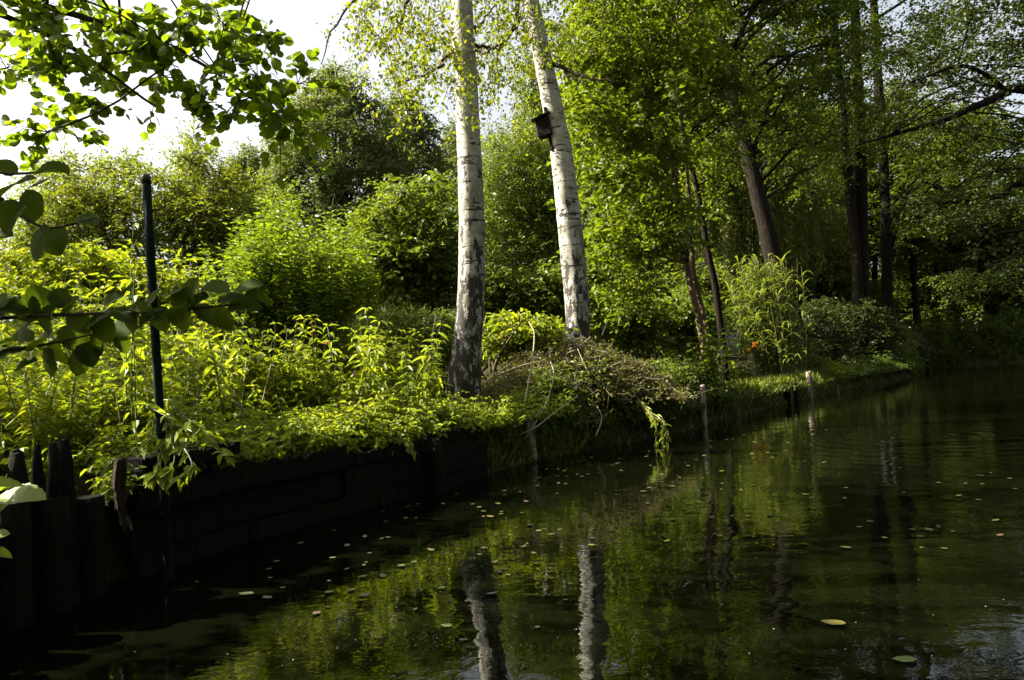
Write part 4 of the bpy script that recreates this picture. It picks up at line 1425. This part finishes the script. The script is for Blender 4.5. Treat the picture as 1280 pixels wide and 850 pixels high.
# ivy and low plants draped over the natural bank edge
ib = MB()
B4 = scatter(2600, (-0.1, 13.5), (6.9, 25), rng, -0.04, 0.55, lambda p, s: (p[:, 1] < 11.0) | (p[:, 1] > 17.4) | ((s < 0.03) & (rng.uniform(size=len(s)) < .35)))
B4 = B4[(ground_px(B4) > 790) | (rng.uniform(size=len(B4)) < .45)]
g = on_ground(B4, 0.0)
g[:, 2] = np.maximum(g[:, 2], 0.26)
tuft = np.array([max(0.0, mnoise.noise(Vector((x * 1.6, y * 1.6, 9.0)))) for x, y in B4])
stem_plants(g, rng.uniform(0.05, 0.22, len(g)) * np.where((B4[:, 1] > 11) & (B4[:, 1] < 17.4), 0.5, 0.7 + 3.2 * tuft), rng, 5, 4, 0.062, 0.75, 0.8, 0.3, 0.1, T_OVAL, ib)
tag(ib.build('edge_ivy', M['ivy_leaf'], None, smooth=False), 'ivy and small herbs draped over the dark earth bank edge', 'ivy', None, 'stuff')

ib = MB()
B4 = scatter(1700, (0.2, 6.0), (7.4, 14), rng, 0.25, 2.6, lambda p, s: (p[:, 1] < 11.2))
stem_plants(on_ground(B4, -0.02), rng.uniform(0.18, 0.5, len(B4)), rng, 5, 4, 0.065, 0.7, 0.5, 0.2, 0.15, T_OVAL, ib)
tag(ib.build('bank_weeds', M['bush_leaf'], None, smooth=False), 'leafy weeds on the bank right of the brush heap', 'weeds', None, 'stuff')


def grass(name, label, B, h, seed, mat='grass_blade', w=0.006):
    rg = np.random.default_rng(seed)
    n = len(B)
    g = on_ground(B, -0.01)
    A = np.column_stack([rg.normal(0, .45, n), rg.normal(0, .45, n), np.ones(n)])
    N = rg.standard_normal((n, 3))
    m_ = MB()
    leaf_geo(m_, g, A, N, h * rg.uniform(.5, 1.2, n), w, T_DIAMOND)
    return tag(m_.build(name, M[mat], None, smooth=False), label, 'grass', None, 'stuff')


def patch_cond(x0, x1):
    return lambda p, s: (ground_px(p) > x0) & (ground_px(p) < x1)


grass('lawn_grass', 'short sunlit lawn on the point before the tall reeds', scatter(26000, (2.5, 10), (11.0, 20), rng, 0.1, 5, patch_cond(820, 1062)), 0.11, 1)
grass('moss_grass', 'bright mossy grass on the bank below the brush heap', scatter(7000, (-0.4, 1.4), (6.4, 9.2), rng, 0.05, 1.3, patch_cond(585, 745)), 0.13, 2)
grass('dry_grass', 'brownish dry grass and litter round the birch foot and the bank lip', scatter(5000, (-1.2, 1.6), (5.4, 9.4), rng, 0.0, 1.5, patch_cond(440, 780)), 0.15, 5, 'dry_leaf', 0.008)
grass('bank_grass', 'thin grass between weeds along the shaded bank', scatter(9000, (-1.5, 9.5), (4.5, 22), rng, 0.02, 0.9), 0.16, 3, 'grass_blade', 0.007)

herb('leafy_sapling', 'bright broad-leaved sapling before the pair of brown stems', 'plant', foot(893, 11.3), 1.05, 9, 'shoot_leaf', 'twig', 0.15, 0.66, 7, 9, 3, 0.45, 0.16, T_OVAL)
herb('leafy_sapling', 'pale large-leaved sprout lower left of the brown stems', 'plant', foot(855, 10.6), 0.62, 6, 'bush_leaf', 'twig', 0.13, 0.66, 8, 7, 3, 0.5, 0.2, T_OVAL)
herb('dock_plant', 'broad pale leaves beside the whitish post on the lawn', 'plant', foot(925, 15.0), 0.5, 4, 'bush_leaf', 'green_stem', 0.2, 0.5, 9, 5, 3, 0.5, 0.12, T_OVAL)
herb('edge_herb', 'sunlit leafy tuft at the far tip of the lawn edge', 'plant', foot(1035, 17.0), 0.42, 10, 'nettle_leaf', 'green_stem', 0.10, 0.5, 10, 7, 3, 0.6, 0.22, T_OVAL)

ib = MB()
B6 = scatter(1500, (11.5, 32), (22.5, 34), rng, -0.12, 0.9)
g = on_ground(B6, 0.0)
g[:, 2] = np.maximum(g[:, 2], 0.02)
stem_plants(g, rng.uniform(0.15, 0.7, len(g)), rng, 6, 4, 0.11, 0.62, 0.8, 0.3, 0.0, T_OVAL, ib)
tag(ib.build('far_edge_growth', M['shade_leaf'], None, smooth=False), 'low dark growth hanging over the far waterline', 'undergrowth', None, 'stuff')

# tall reed clump
rng = np.random.default_rng(51)
rb = foot(972, 16.6)
reed = thing('reed_clump', 'tall sunlit reed clump with arching blades behind the lawn', 'reeds', tuple(rb))
lm, sm = MB(), MB()
n = 290
B = rb + np.column_stack([rng.normal(0, .21, n), rng.normal(0, .2, n), np.zeros(n)])
H = rng.uniform(1.3, 2.75, n)
ln_ = rng.normal(0, .10, (n, 2))
T = B + np.column_stack([ln_[:, 0] + (B[:, 0] - rb[0]) * .45 - 0.22, ln_[:, 1], H])
sm.add(*thin_tubes(B, T, 0.009, 0.004, (B + T) / 2 + rng.normal(0, .03, (n, 3))))
sm.build('stalks', M['reed_straw'], reed, origin=rb)
for i in range(n):
    for q in range(8):
        t = rng.uniform(0.12, 1.0)
        s = B[i] + (T[i] - B[i]) * t
        a = rng.uniform(0, 6.283)
        l = rng.uniform(0.35, 0.75)
        k_ = 6
        tt = np.linspace(0, 1, k_)
        drop = rng.uniform(0.3, 0.8)
        ctrp = s + np.column_stack([np.cos(a) * l * .65 * tt, np.sin(a) * l * .65 * tt, l * (0.75 * tt - drop * 1.2 * tt ** 2)])
        wv_ = np.array([-math.sin(a), math.cos(a), 0.15]) * 0.017
        ww = np.sin(np.clip(tt * .9 + .1, 0, 1) * math.pi)[:, None] * wv_
        V = np.stack([ctrp - ww, ctrp + ww], 1).reshape(-1, 3)
        F = [[2 * j, 2 * j + 1, 2 * j + 3, 2 * j + 2] for j in range(k_ - 1)]
        lm.add(V, [F])
lm.build('blades', M['reed_leaf'], reed, smooth=True, origin=rb)
herb('sedge_tuft', 'thin grey green sedge blades right of the reed clump', 'plant', foot(1022, 16.8), 0.8, 26, 'reed_leaf', 'green_stem', 0.3, 0.08, 11, 3, 2, 0.6, 0.12, T_DIAMOND)
of = foot(944, 16.0)
fl = thing('orange_flowers', 'small orange flowers at the left foot of the reeds', 'flowers', tuple(of))
m_ = MB()
P = px(946, 432, 16.0) + rng.normal(0, 1, (16, 3)) * np.array([.10, .1, .05])
for q in range(4):
    m_ = MB()
    leaf_geo(m_, np.repeat(P[q][None], 7, 0), rng.standard_normal((7, 3)), rng.standard_normal((7, 3)), 0.06, 0.05, T_OVAL)
    m_.build('flower', M['orange'], fl, smooth=False, origin=of)
m_ = MB()
S = of + np.column_stack([rng.normal(0, .1, 16), rng.normal(0, .1, 16), np.zeros(16)])
m_.add(*thin_tubes(S, P[:16], 0.005, 0.003))
m_.build('stems', M['green_stem'], fl, origin=of)

# ------------------------------------------------------------------ the lime-green trees right of the birches
def trunk_px(pts, d, dd=0.0):
    out = []
    for i, (x, y, w) in enumerate(pts):
        q = px(x, y, d + dd * i)
        out.append((*q, w / 2 / FPX * d))
    b = np.array(out[0])
    b[2] = min(b[2], ground_z(b[None, :2])[0]) - 0.1
    out[0] = tuple(b)
    return out


def crown_tree(name, label, trunks, d, regions, n, leaf, seed, dd=1.5, **kw):
    rg = np.random.default_rng(seed + 100)
    C = in_px(regions, n, rg, (d - dd, d + dd))
    return tree(name, label, 'tree', trunks, C, leaf, seed=seed, **kw)


crown_tree('hazel_tree', 'bright green tree right of the leaning birch with pale brown twin stems',
           [trunk_px([(885, 456, 11), (876, 410, 9), (862, 350, 8), (855, 300, 7), (840, 200, 6), (820, 90, 5), (800, -60, 4)], 12.3),
            trunk_px([(889, 452, 8), (884, 420, 7), (872, 362, 6), (866, 330, 6), (862, 250, 5), (850, 120, 4)], 12.4)],
           11.6, [(790, 230, 75, 90, 1.2), (760, 130, 60, 90), (800, 60, 90, 70), (772, 330, 52, 50), (765, 375, 60, 26, .8), (812, 150, 40, 70, .6), (740, 30, 40, 50, .7), (790, -90, 130, 90, .8)],
           300, 'lime_leaf', 1, dd=1.1, R=0.5, twigs=8, per=11, L=0.092, W=0.72, tmpl=T_OVAL, droop=0.35, bark='bark_brown', limbs=55, flat=0.32)
crown_tree('alder_sapling', 'slim dark stemmed tree curving up among bright leaves right of twin stems',
           [trunk_px([(906, 428, 9), (896, 370, 8.5), (884, 310, 8), (872, 240, 7), (862, 200, 6.5), (852, 150, 5), (843, 70, 4), (838, -60, 3)], 13.2)],
           13.9, [(880, 130, 60, 90), (850, 40, 70, 70), (885, 230, 30, 50, .5), (870, -80, 100, 60, .7), (870, 340, 30, 30, .4), (830, 380, 35, 22, .4)],
           230, 'lime_leaf', 2, dd=0.6, R=0.5, twigs=8, per=11, L=0.075, W=0.7, tmpl=T_OVAL, droop=0.3, limbs=70)
crown_tree('old_alder', 'stout dark alder leaning left behind the reed clump',
           [trunk_px([(998, 425, 31), (984, 375, 24), (969, 330, 22), (955, 275, 20), (941, 220, 19), (928, 170, 18), (912, 100, 17), (897, 30, 16), (885, -60, 17), (870, -240, 10)], 19.0)],
           20.6, [(960, 40, 110, 80, 1.0), (930, 120, 80, 60, .8), (1010, 150, 80, 55, 1.1), (1040, 60, 70, 60, .8), (1000, 205, 45, 30, .8), (900, -130, 200, 150, 1.3)],  # crown above the view thickened to shade the right bank
           640, 'shade_leaf', 3, dd=1.7, R=0.75, twigs=9, per=13, L=0.10, W=0.72, tmpl=T_DIAMOND, droop=0.3, limbs=60, flat=0.40)
crown_tree('old_alder', 'pair of dark trunks together at the dark right end of the bank',
           [trunk_px([(1080, 455, 21), (1079, 380, 17), (1077, 300, 16), (1076, 200, 14), (1072, 100, 12), (1066, -60, 10)], 24.2),
            trunk_px([(1073, 440, 15), (1071, 330, 12), (1064, 260, 12), (1058, 190, 11), (1050, 100, 9), (1040, -20, 6)], 24.0)],
           25.4, [(1060, 90, 80, 60), (1100, 160, 70, 40), (1040, 190, 55, 35, .8), (1120, 30, 90, 60), (1040, -140, 180, 130, 1.3)],  # unseen upper crown made heavier for the shade it casts
           380, 'shade_leaf', 4, dd=2.4, R=0.8, twigs=9, per=13, L=0.10, W=0.72, droop=0.3, limbs=40, flat=0.40)
crown_tree('old_alder', 'single dark trunk right of the paired trunks on the bank end',
           [trunk_px([(1113, 455, 18), (1110, 400, 14), (1108, 300, 13), (1105, 220, 12), (1100, 140, 12), (1092, 0, 9)], 27.2)],
           29.0, [(1150, 140, 80, 45), (1130, 220, 60, 35), (1190, 230, 70, 35, .9), (1200, 60, 80, 70), (1140, 290, 50, 30, .7), (1190, 180, 60, 40), (1120, -120, 160, 120, 1.2)],  # top of the crown, out of view, filled out for shade
           280, 'shade_leaf', 5, dd=2.6, R=0.85, twigs=9, per=13, L=0.105, W=0.72, droop=0.35, limbs=40, flat=0.4)
# a tree on the far bank whose boughs reach in from the right
tr_ = [[(14.0, 13.2, 0.3, 0.30), (13.6, 13.2, 3.0, 0.26), (13.2, 13.1, 6.0, 0.20), (13.0, 13.0, 10.0, 0.08)],
       [(13.4, 13.2, 4.3, 0.12), tuple(np.append(px(1300, 112, 13.2), .085)), tuple(np.append(px(1240, 125, 13.2), .07)), tuple(np.append(px(1180, 150, 13.2), .05)), tuple(np.append(px(1120, 167, 13.2), .03)), tuple(np.append(px(1070, 182, 13.2), .012))],
       [tuple(np.append(px(1262, 118, 13.2), .045)), tuple(np.append(px(1235, 95, 13.1), .04)), tuple(np.append(px(1200, 82, 13), .03)), tuple(np.append(px(1160, 95, 12.9), .018)), tuple(np.append(px(1120, 110, 12.8), .008))],
       [(13.5, 13.2, 3.2, 0.10), tuple(np.append(px(1300, 228, 13.6), .065)), tuple(np.append(px(1250, 245, 13.6), .05)), tuple(np.append(px(1180, 254, 13.6), .03)), tuple(np.append(px(1125, 256, 13.6), .012))]]
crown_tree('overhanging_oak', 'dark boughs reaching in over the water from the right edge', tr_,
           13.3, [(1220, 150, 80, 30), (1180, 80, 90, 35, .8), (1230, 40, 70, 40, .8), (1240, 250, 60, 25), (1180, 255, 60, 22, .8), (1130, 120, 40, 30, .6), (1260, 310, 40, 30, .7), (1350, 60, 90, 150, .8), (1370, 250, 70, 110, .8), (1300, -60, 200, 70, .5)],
           300, 'shaded_leaf', 6, dd=1.3, R=0.55, twigs=8, per=11, L=0.075, W=0.7, droop=0.2, limbs=26, flat=0.35, k=0.006)
crown_tree('overhanging_maple', 'lit drooping spray of leaves low over the water at right',
           [[(21.5, 21.5, 0.2, 0.2), (20.5, 21.5, 4, 0.16), (18.0, 21.3, 6.0, 0.08), tuple(np.append(px(1235, 345, 21), .03)), tuple(np.append(px(1180, 375, 21), .012))]],
           21, [(1200, 350, 40, 14), (1230, 335, 40, 16), (1185, 370, 16, 8), (1220, 370, 14, 16, .6), (1265, 345, 30, 25, .5)], 30, 'shade_leaf', 7, dd=0.9, R=0.5, twigs=7, per=10, L=0.085, W=0.7, droop=0.6, limbs=40, flat=0.3)

# weeping willow behind the reeds: hanging pale strands
rng = np.random.default_rng(61)
wb = foot(945, 27, -.2)
wil = thing('weeping_willow', 'pale hanging curtains of a weeping willow behind the dark alder', 'tree', tuple(wb))
n = 620
C = in_px([(930, 200, 50, 60), (960, 260, 70, 40), (1000, 240, 60, 50), (900, 270, 40, 40)], n, rng, (24.5, 28.5))
ln_ = rng.uniform(0.9, 3.0, n)
lm, tm = MB(), MB()
E = C - np.column_stack([rng.normal(0, .12, n), rng.normal(0, .12, n), ln_])
tm.add(*thin_tubes(C, E, 0.006, 0.003))
per = 34
t = rng.uniform(0, 1, (n, per, 1))
pos = C[:, None] + (E - C)[:, None] * t + rng.normal(0, .05, (n, per, 3))
A = rng.standard_normal(pos.shape) * .45 + np.array([0, 0, -1.0])
Ls = rng.uniform(.08, .16, n * per)
leaf_geo(lm, pos.reshape(-1, 3), A.reshape(-1, 3), rng.standard_normal((n * per, 3)), Ls, Ls * .24, T_DIAMOND)
cr = lm.build('crown', M['willow_leaf'], wil, smooth=False, origin=wb)
tm.build('twigs', M['twig'], cr, origin=wb)
tk = MB()
for q in range(6):
    e = C[rng.integers(0, n)] + np.array([0, 0, .2])
    tk.add(*tube(curve([(wb[0], wb[1], wb[2]), (wb[0] + rng.normal(0, .2), wb[1], 3.0), tuple((e + np.array([wb[0], wb[1], 6.5])) / 2), tuple(e)], 12), np.linspace(.22, .03, 12), 8))
tk.build('trunk', M['bark'], wil, origin=wb)

# shrubs filling the shade behind the lawn and the bank end
def dark_bush(label, x, y, d, rx, ry, n, seed, leaf='shade_leaf', L=0.085, R=0.45, group='bushes in the shade behind the lawn', dd=0.9):
    return shrub('woodland_bush', label, x, d, px(x, y - ry * .6, d)[2], [(x, y, rx, ry)], n, leaf, seed, dd=dd, R=R, twigs=8, per=11, L=L, W=0.68, tmpl=T_OVAL, droop=0.3, group=group, limbs=30)


dark_bush('ivy clad dark bush at the foot of the paired trunks', 1075, 420, 23.6, 45, 45, 150, 71, 'shaded_leaf')
dark_bush('dark bush between the reeds and the paired trunks', 1025, 415, 20.5, 32, 40, 95, 72, 'shaded_leaf')
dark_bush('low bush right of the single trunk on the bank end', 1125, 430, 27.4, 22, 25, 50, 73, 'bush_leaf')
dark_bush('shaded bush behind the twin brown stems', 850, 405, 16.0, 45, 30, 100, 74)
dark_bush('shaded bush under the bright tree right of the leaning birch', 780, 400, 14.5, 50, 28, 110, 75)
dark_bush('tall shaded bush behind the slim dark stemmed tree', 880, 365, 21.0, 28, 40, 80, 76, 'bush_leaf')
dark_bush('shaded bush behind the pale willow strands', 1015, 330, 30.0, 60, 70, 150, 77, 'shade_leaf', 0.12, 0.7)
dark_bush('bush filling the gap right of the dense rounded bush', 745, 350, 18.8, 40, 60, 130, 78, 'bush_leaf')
dark_bush('small bush at the tip of the bank beside the open river', 1138, 435, 29.0, 25, 16, 36, 79, 'shaded_leaf', 0.09, 0.4)

# flat timber landing at the tip of the bank
ld = px(1130, 466, 27.0)
land = thing('landing_stage', 'low dark timber landing at the tip of the bank end', 'landing stage', (ld[0], ld[1], 0))
LD = np.array([ld[0], ld[1], 0])
ang = math.atan2(1.8, 1.6)
for i in range(9):
    t = (i - 4) * 0.30
    c = LD + np.array([math.cos(ang) * t * 1.3, math.sin(ang) * t * 1.3, 0.40])
    MB().add(*box(c, (0.36, 0.95, 0.05), ang, (rng.normal(0, .01), 0))).build('plank', M['old_wood'], land, smooth=False, origin=LD)
for i in (-1.4, -.4, .6, 1.6):
    c = LD + np.array([math.cos(ang) * i + .28, math.sin(ang) * i - .30, 0])
    MB().add(*tube([c + np.array([0, 0, -.5]), c + np.array([0, 0, .37])], .07, 10)).build('post', M['old_wood'], land, origin=LD)

# ------------------------------------------------------------------ the wood at the back
rng = np.random.default_rng(81)


def wood_tree(h, r, seed, low_f=0.25, n=95):
    rg = np.random.default_rng(seed)
    C = []
    while len(C) < n:
        u = rg.uniform(-1, 1, 3)
        if np.linalg.norm(u) > 1 or np.linalg.norm(u) < .35:
            continue
        C.append((u[0] * r, u[1] * r, h * (0.5 + low_f) + u[2] * h * (0.5 - low_f / 2)))
    tr = [[(0, 0, -.3, .17), (rg.normal(0, .15), 0, h * .3, .14), (rg.normal(0, .3), 0, h * .65, .09), (rg.normal(0, .3), 0, h * .97, .03)]]
    return tree('woodland_tree', 'x', 'tree', tr, C, 'shade_leaf', seed=seed, R=1.1, twigs=10, per=14, L=0.19, W=0.7, droop=0.3, limbs=50, sides=7, flat=0.5)


protos = [wood_tree(13, 3.0, 201), wood_tree(15, 3.4, 202), wood_tree(11, 2.6, 203, 0.12), wood_tree(7, 2.4, 204, 0.05)]
spots = [(1120, 47), (1150, 44), (1172, 50), (1198, 53), (1215, 50), (1240, 52), (1262, 54), (1285, 53), (1310, 56), (1190, 60), (1230, 62), (1140, 56), (1275, 64), (1100, 46), (1060, 44), (1340, 60), (1385, 64),
         (890, 25), (820, 27), (950, 31), (760, 29), (1010, 34), (860, 33), (1050, 33), (990, 40), (930, 44), (870, 42), (810, 38), (760, 44), (1030, 52), (880, 54), (960, 58)]  # nearer ones added to throw shade on the trees at right
words_ = ['dark slim-trunked tree of the far shaded wood beyond the river bend', 'dark tree of the wood behind the willow and bright trees']
first = {}
for i, (x, d) in enumerate(spots):
    k = i % 4
    d = d * 0.74 if x >= 1095 else d
    p = foot(x, d, 0)
    if k in first:
        o = copy_tree(protos[k])
    else:
        o = protos[k]
        first[k] = 1
    o.location = p
    o.rotation_euler = (0, 0, rng.uniform(0, 6.28))
    s = rng.uniform(.85, 1.15)
    far = x >= 1095
    o.scale = (s, s, s * rng.uniform(.9, 1.1) * (0.72 if far else 1.0))
    tag(o, words_[0] if far else words_[1], 'tree', 'trees of the far wood beyond the bend' if far else 'trees of the wood behind')
# bushes along the far waterline
bp_ = None
for i, (x, d) in enumerate(((1165, 44), (1190, 47), (1215, 48), (1240, 49), (1262, 49.6), (1285, 50), (1140, 40), (1310, 50.5))):
    if bp_ is None:
        rg = np.random.default_rng(9)
        C = rg.normal(0, 1, (60, 3)) * np.array([1.1, .8, .75]) + np.array([0, 0, 1.3])
        C[:, 2] = np.abs(C[:, 2])
        bp_ = tree('waterside_bush', 'dark bush overhanging the far waterline beyond the bend', 'shrub', [[(0, 0, -.2, .05), (.1, 0, .9, .04), (.1, 0, 2.2, .015)]], C, 'shade_leaf', seed=9, R=.7, twigs=8, per=11, L=.15, W=.7,
                   droop=.3, limbs=25, sides=6, group='bushes along the far waterline')
        o = bp_
    else:
        o = copy_tree(bp_)
    p = foot(x, 32.4 + 0.3 * (i % 3), 0)
    o.location = p
    o.rotation_euler = (0, 0, rng.uniform(0, 6.28))
    s = rng.uniform(.4, .65)
    o.scale = (s, s, s)

# the wood far behind, one leafy mass round the back of everything
fw = MB()
n = 1500
az = np.radians(rng.uniform(-62, 62, n))
rr = rng.uniform(64, 84, n)
top = 9.5 + 2.5 * np.sin(az * 23) + 1.5 * np.sin(az * 51 + 1)
C = np.column_stack([np.sin(az) * rr, np.cos(az) * rr, 0.5 + rng.uniform(0, 1, n) ** .8 * np.where(az < -0.05, 6.0, top)])
P, A, N, _t = sprays(C, rng, 1.7, 9, 12, .2, 1.0, .6)
Ls = .42 * rng.uniform(.6, 1.3, len(P))
leaf_geo(fw, P, A, N, Ls, Ls * .75, T_DIAMOND)
tag(fw.build('far_woodland', M['shade_leaf'], None, smooth=False), 'far-off wood closing the view behind all the trees', 'woodland', None, 'stuff')

rw = MB()  # unseen leaf mass added to darken the river and plank wall
n = 700
C = np.column_stack([rng.uniform(11.5, 26, n), rng.uniform(-24, 9, n), 0.6 + rng.uniform(0, 1, n) ** .8 * 13])
C = C[C[:, 0] > 11.5 + np.maximum(0, C[:, 1]) * .75]
n = 500
C = np.vstack([C, np.column_stack([rng.uniform(-14, 14, n), rng.uniform(-26, -14, n), 0.6 + rng.uniform(0, 1, n) ** .8 * 12])])
P, A, N, _t = sprays(C, rng, 1.5, 9, 12, .2, 1.0, .6)
Ls = .32 * rng.uniform(.6, 1.3, len(P))
leaf_geo(rw, P, A, N, Ls, Ls * .75, T_DIAMOND)
tag(rw.build('unseen_woodland', M['shade_leaf'], None, smooth=False), 'unseen wood at right and behind, added to block skylight', 'woodland', None, 'stuff')

# ------------------------------------------------------------------ leaves and fluff on the water
rng = np.random.default_rng(91)


def float_leaf(mat, tmpl=T_OVAL):
    V, F = tmpl
    V = V.copy()
    V[:, 1] -= .5
    V[:, 0] *= .7
    V[:, 2] = V[:, 2] * .35 + .06 + 0.5 * V[:, 1] ** 2 * (V[:, 1] > 0)
    return MB().add(V, F).build('floating_leaf', M[mat], None, smooth=False)


fl_protos = [float_leaf('float_yellow'), float_leaf('float_brown'), float_leaf('float_green'), float_leaf('float_yellow', T_ROUND)]
big = [(1042, 781, .095, 3, 'large yellow green leaf afloat at lower right', 0.2), (1130, 827, .075, 2, 'olive leaf afloat near the bottom right corner', 0.1), (152, 577, 0, 0, '', 0)]
used = [False] * 4


def put_leaf(k, x, y, size, lab, grp, rot=None):
    p = on_water(x, y)
    o = fl_protos[k] if not used[k] else fl_protos[k].copy()
    if used[k]:
        COL.objects.link(o)
    used[k] = True
    o.location = (p[0], p[1], 0.002)
    o.rotation_euler = (rng.normal(0, .05), rng.normal(0, .05), rng.uniform(0, 6.28) if rot is None else rot)
    o.scale = (size,) * 3
    tag(o, lab, 'leaf', grp)


put_leaf(3, 1042, 781, .08, 'largest floating leaf, yellow green, afloat at lower right', None, 1.45)
put_leaf(2, 1131, 827, .07, 'olive leaf afloat in the dark water near the bottom right', None, 1.4)
put_leaf(1, 334, 748, .05, 'orange brown leaf afloat on the dark left water', None, 1.2)
put_leaf(2, 308, 744, .07, 'green leaf afloat beside the orange brown one at left', None, 1.5)
put_leaf(3, 188, 712, .07, 'dull leaf afloat near the foot of the green pole', None, 1.5)
kinds = ['small yellow leaf floating on the river', 'small brown leaf floating on the river', 'small green leaf floating on the river', 'small yellow leaf floating on the river']
cl = [(650, 650, 60, 25), (760, 600, 90, 25), (900, 640, 60, 18), (1160, 660, 70, 12), (600, 720, 60, 30), (720, 700, 80, 40), (1200, 600, 60, 15), (880, 580, 90, 20), (430, 720, 60, 25), (960, 560, 80, 15), (780, 570, 60, 12), (1000, 640, 150, 50), (560, 640, 80, 40)]
for i in range(170):
    x0, y0, rx, ry = cl[i % len(cl)]
    for _ in range(20):
        x, y = rng.normal(x0, rx), rng.normal(y0, ry)
        if 515 < y < 835 and x < 1275:
            q = on_water(x, y)
            if bank_dist(q[None, :2])[0] < -0.3:
                k = int(rng.choice([0, 1, 2, 0]))
                put_leaf(k, x, y, rng.uniform(.022, .055), kinds[k], 'small ' + ('yellow', 'brown', 'green')[k if k < 3 else 0] + ' leaves on the river')
                break
for i in range(70):                                  # drifts gathered along the bank
    a, d = edge_at(rng.uniform(0.6, 11.0))
    q = a + np.array([d[1], -d[0]]) * rng.uniform(.25, .9)
    x, y = pixel_of(np.array([[q[0], q[1], 0.0]]))
    k = int(rng.choice([0, 1, 1, 2]))
    put_leaf(k, float(x[0]), float(y[0]), rng.uniform(.02, .05), kinds[k], 'small ' + ('yellow', 'brown', 'green')[k] + ' leaves on the river')
sp = MB()
n = 170
ys = rng.uniform(520, 840, n)
xs = rng.normal(560, 330, n)
P = np.array([on_water(x, y) for x, y in zip(xs, ys)])
P[:, 2] = .002
P = P[bank_dist(P[:, :2]) < -0.25]
leaf_geo(sp, P, np.column_stack([rng.standard_normal((len(P), 2)), np.zeros(len(P))]), np.tile([0, 0, 1.0], (len(P), 1)), rng.uniform(.003, .007, len(P)), .005, T_OVAL)
tag(sp.build('floating_specks', M['speck'], None, smooth=False), 'pale specks of seed fluff on the water', 'specks', None, 'stuff')

bpy.context.view_layer.update()
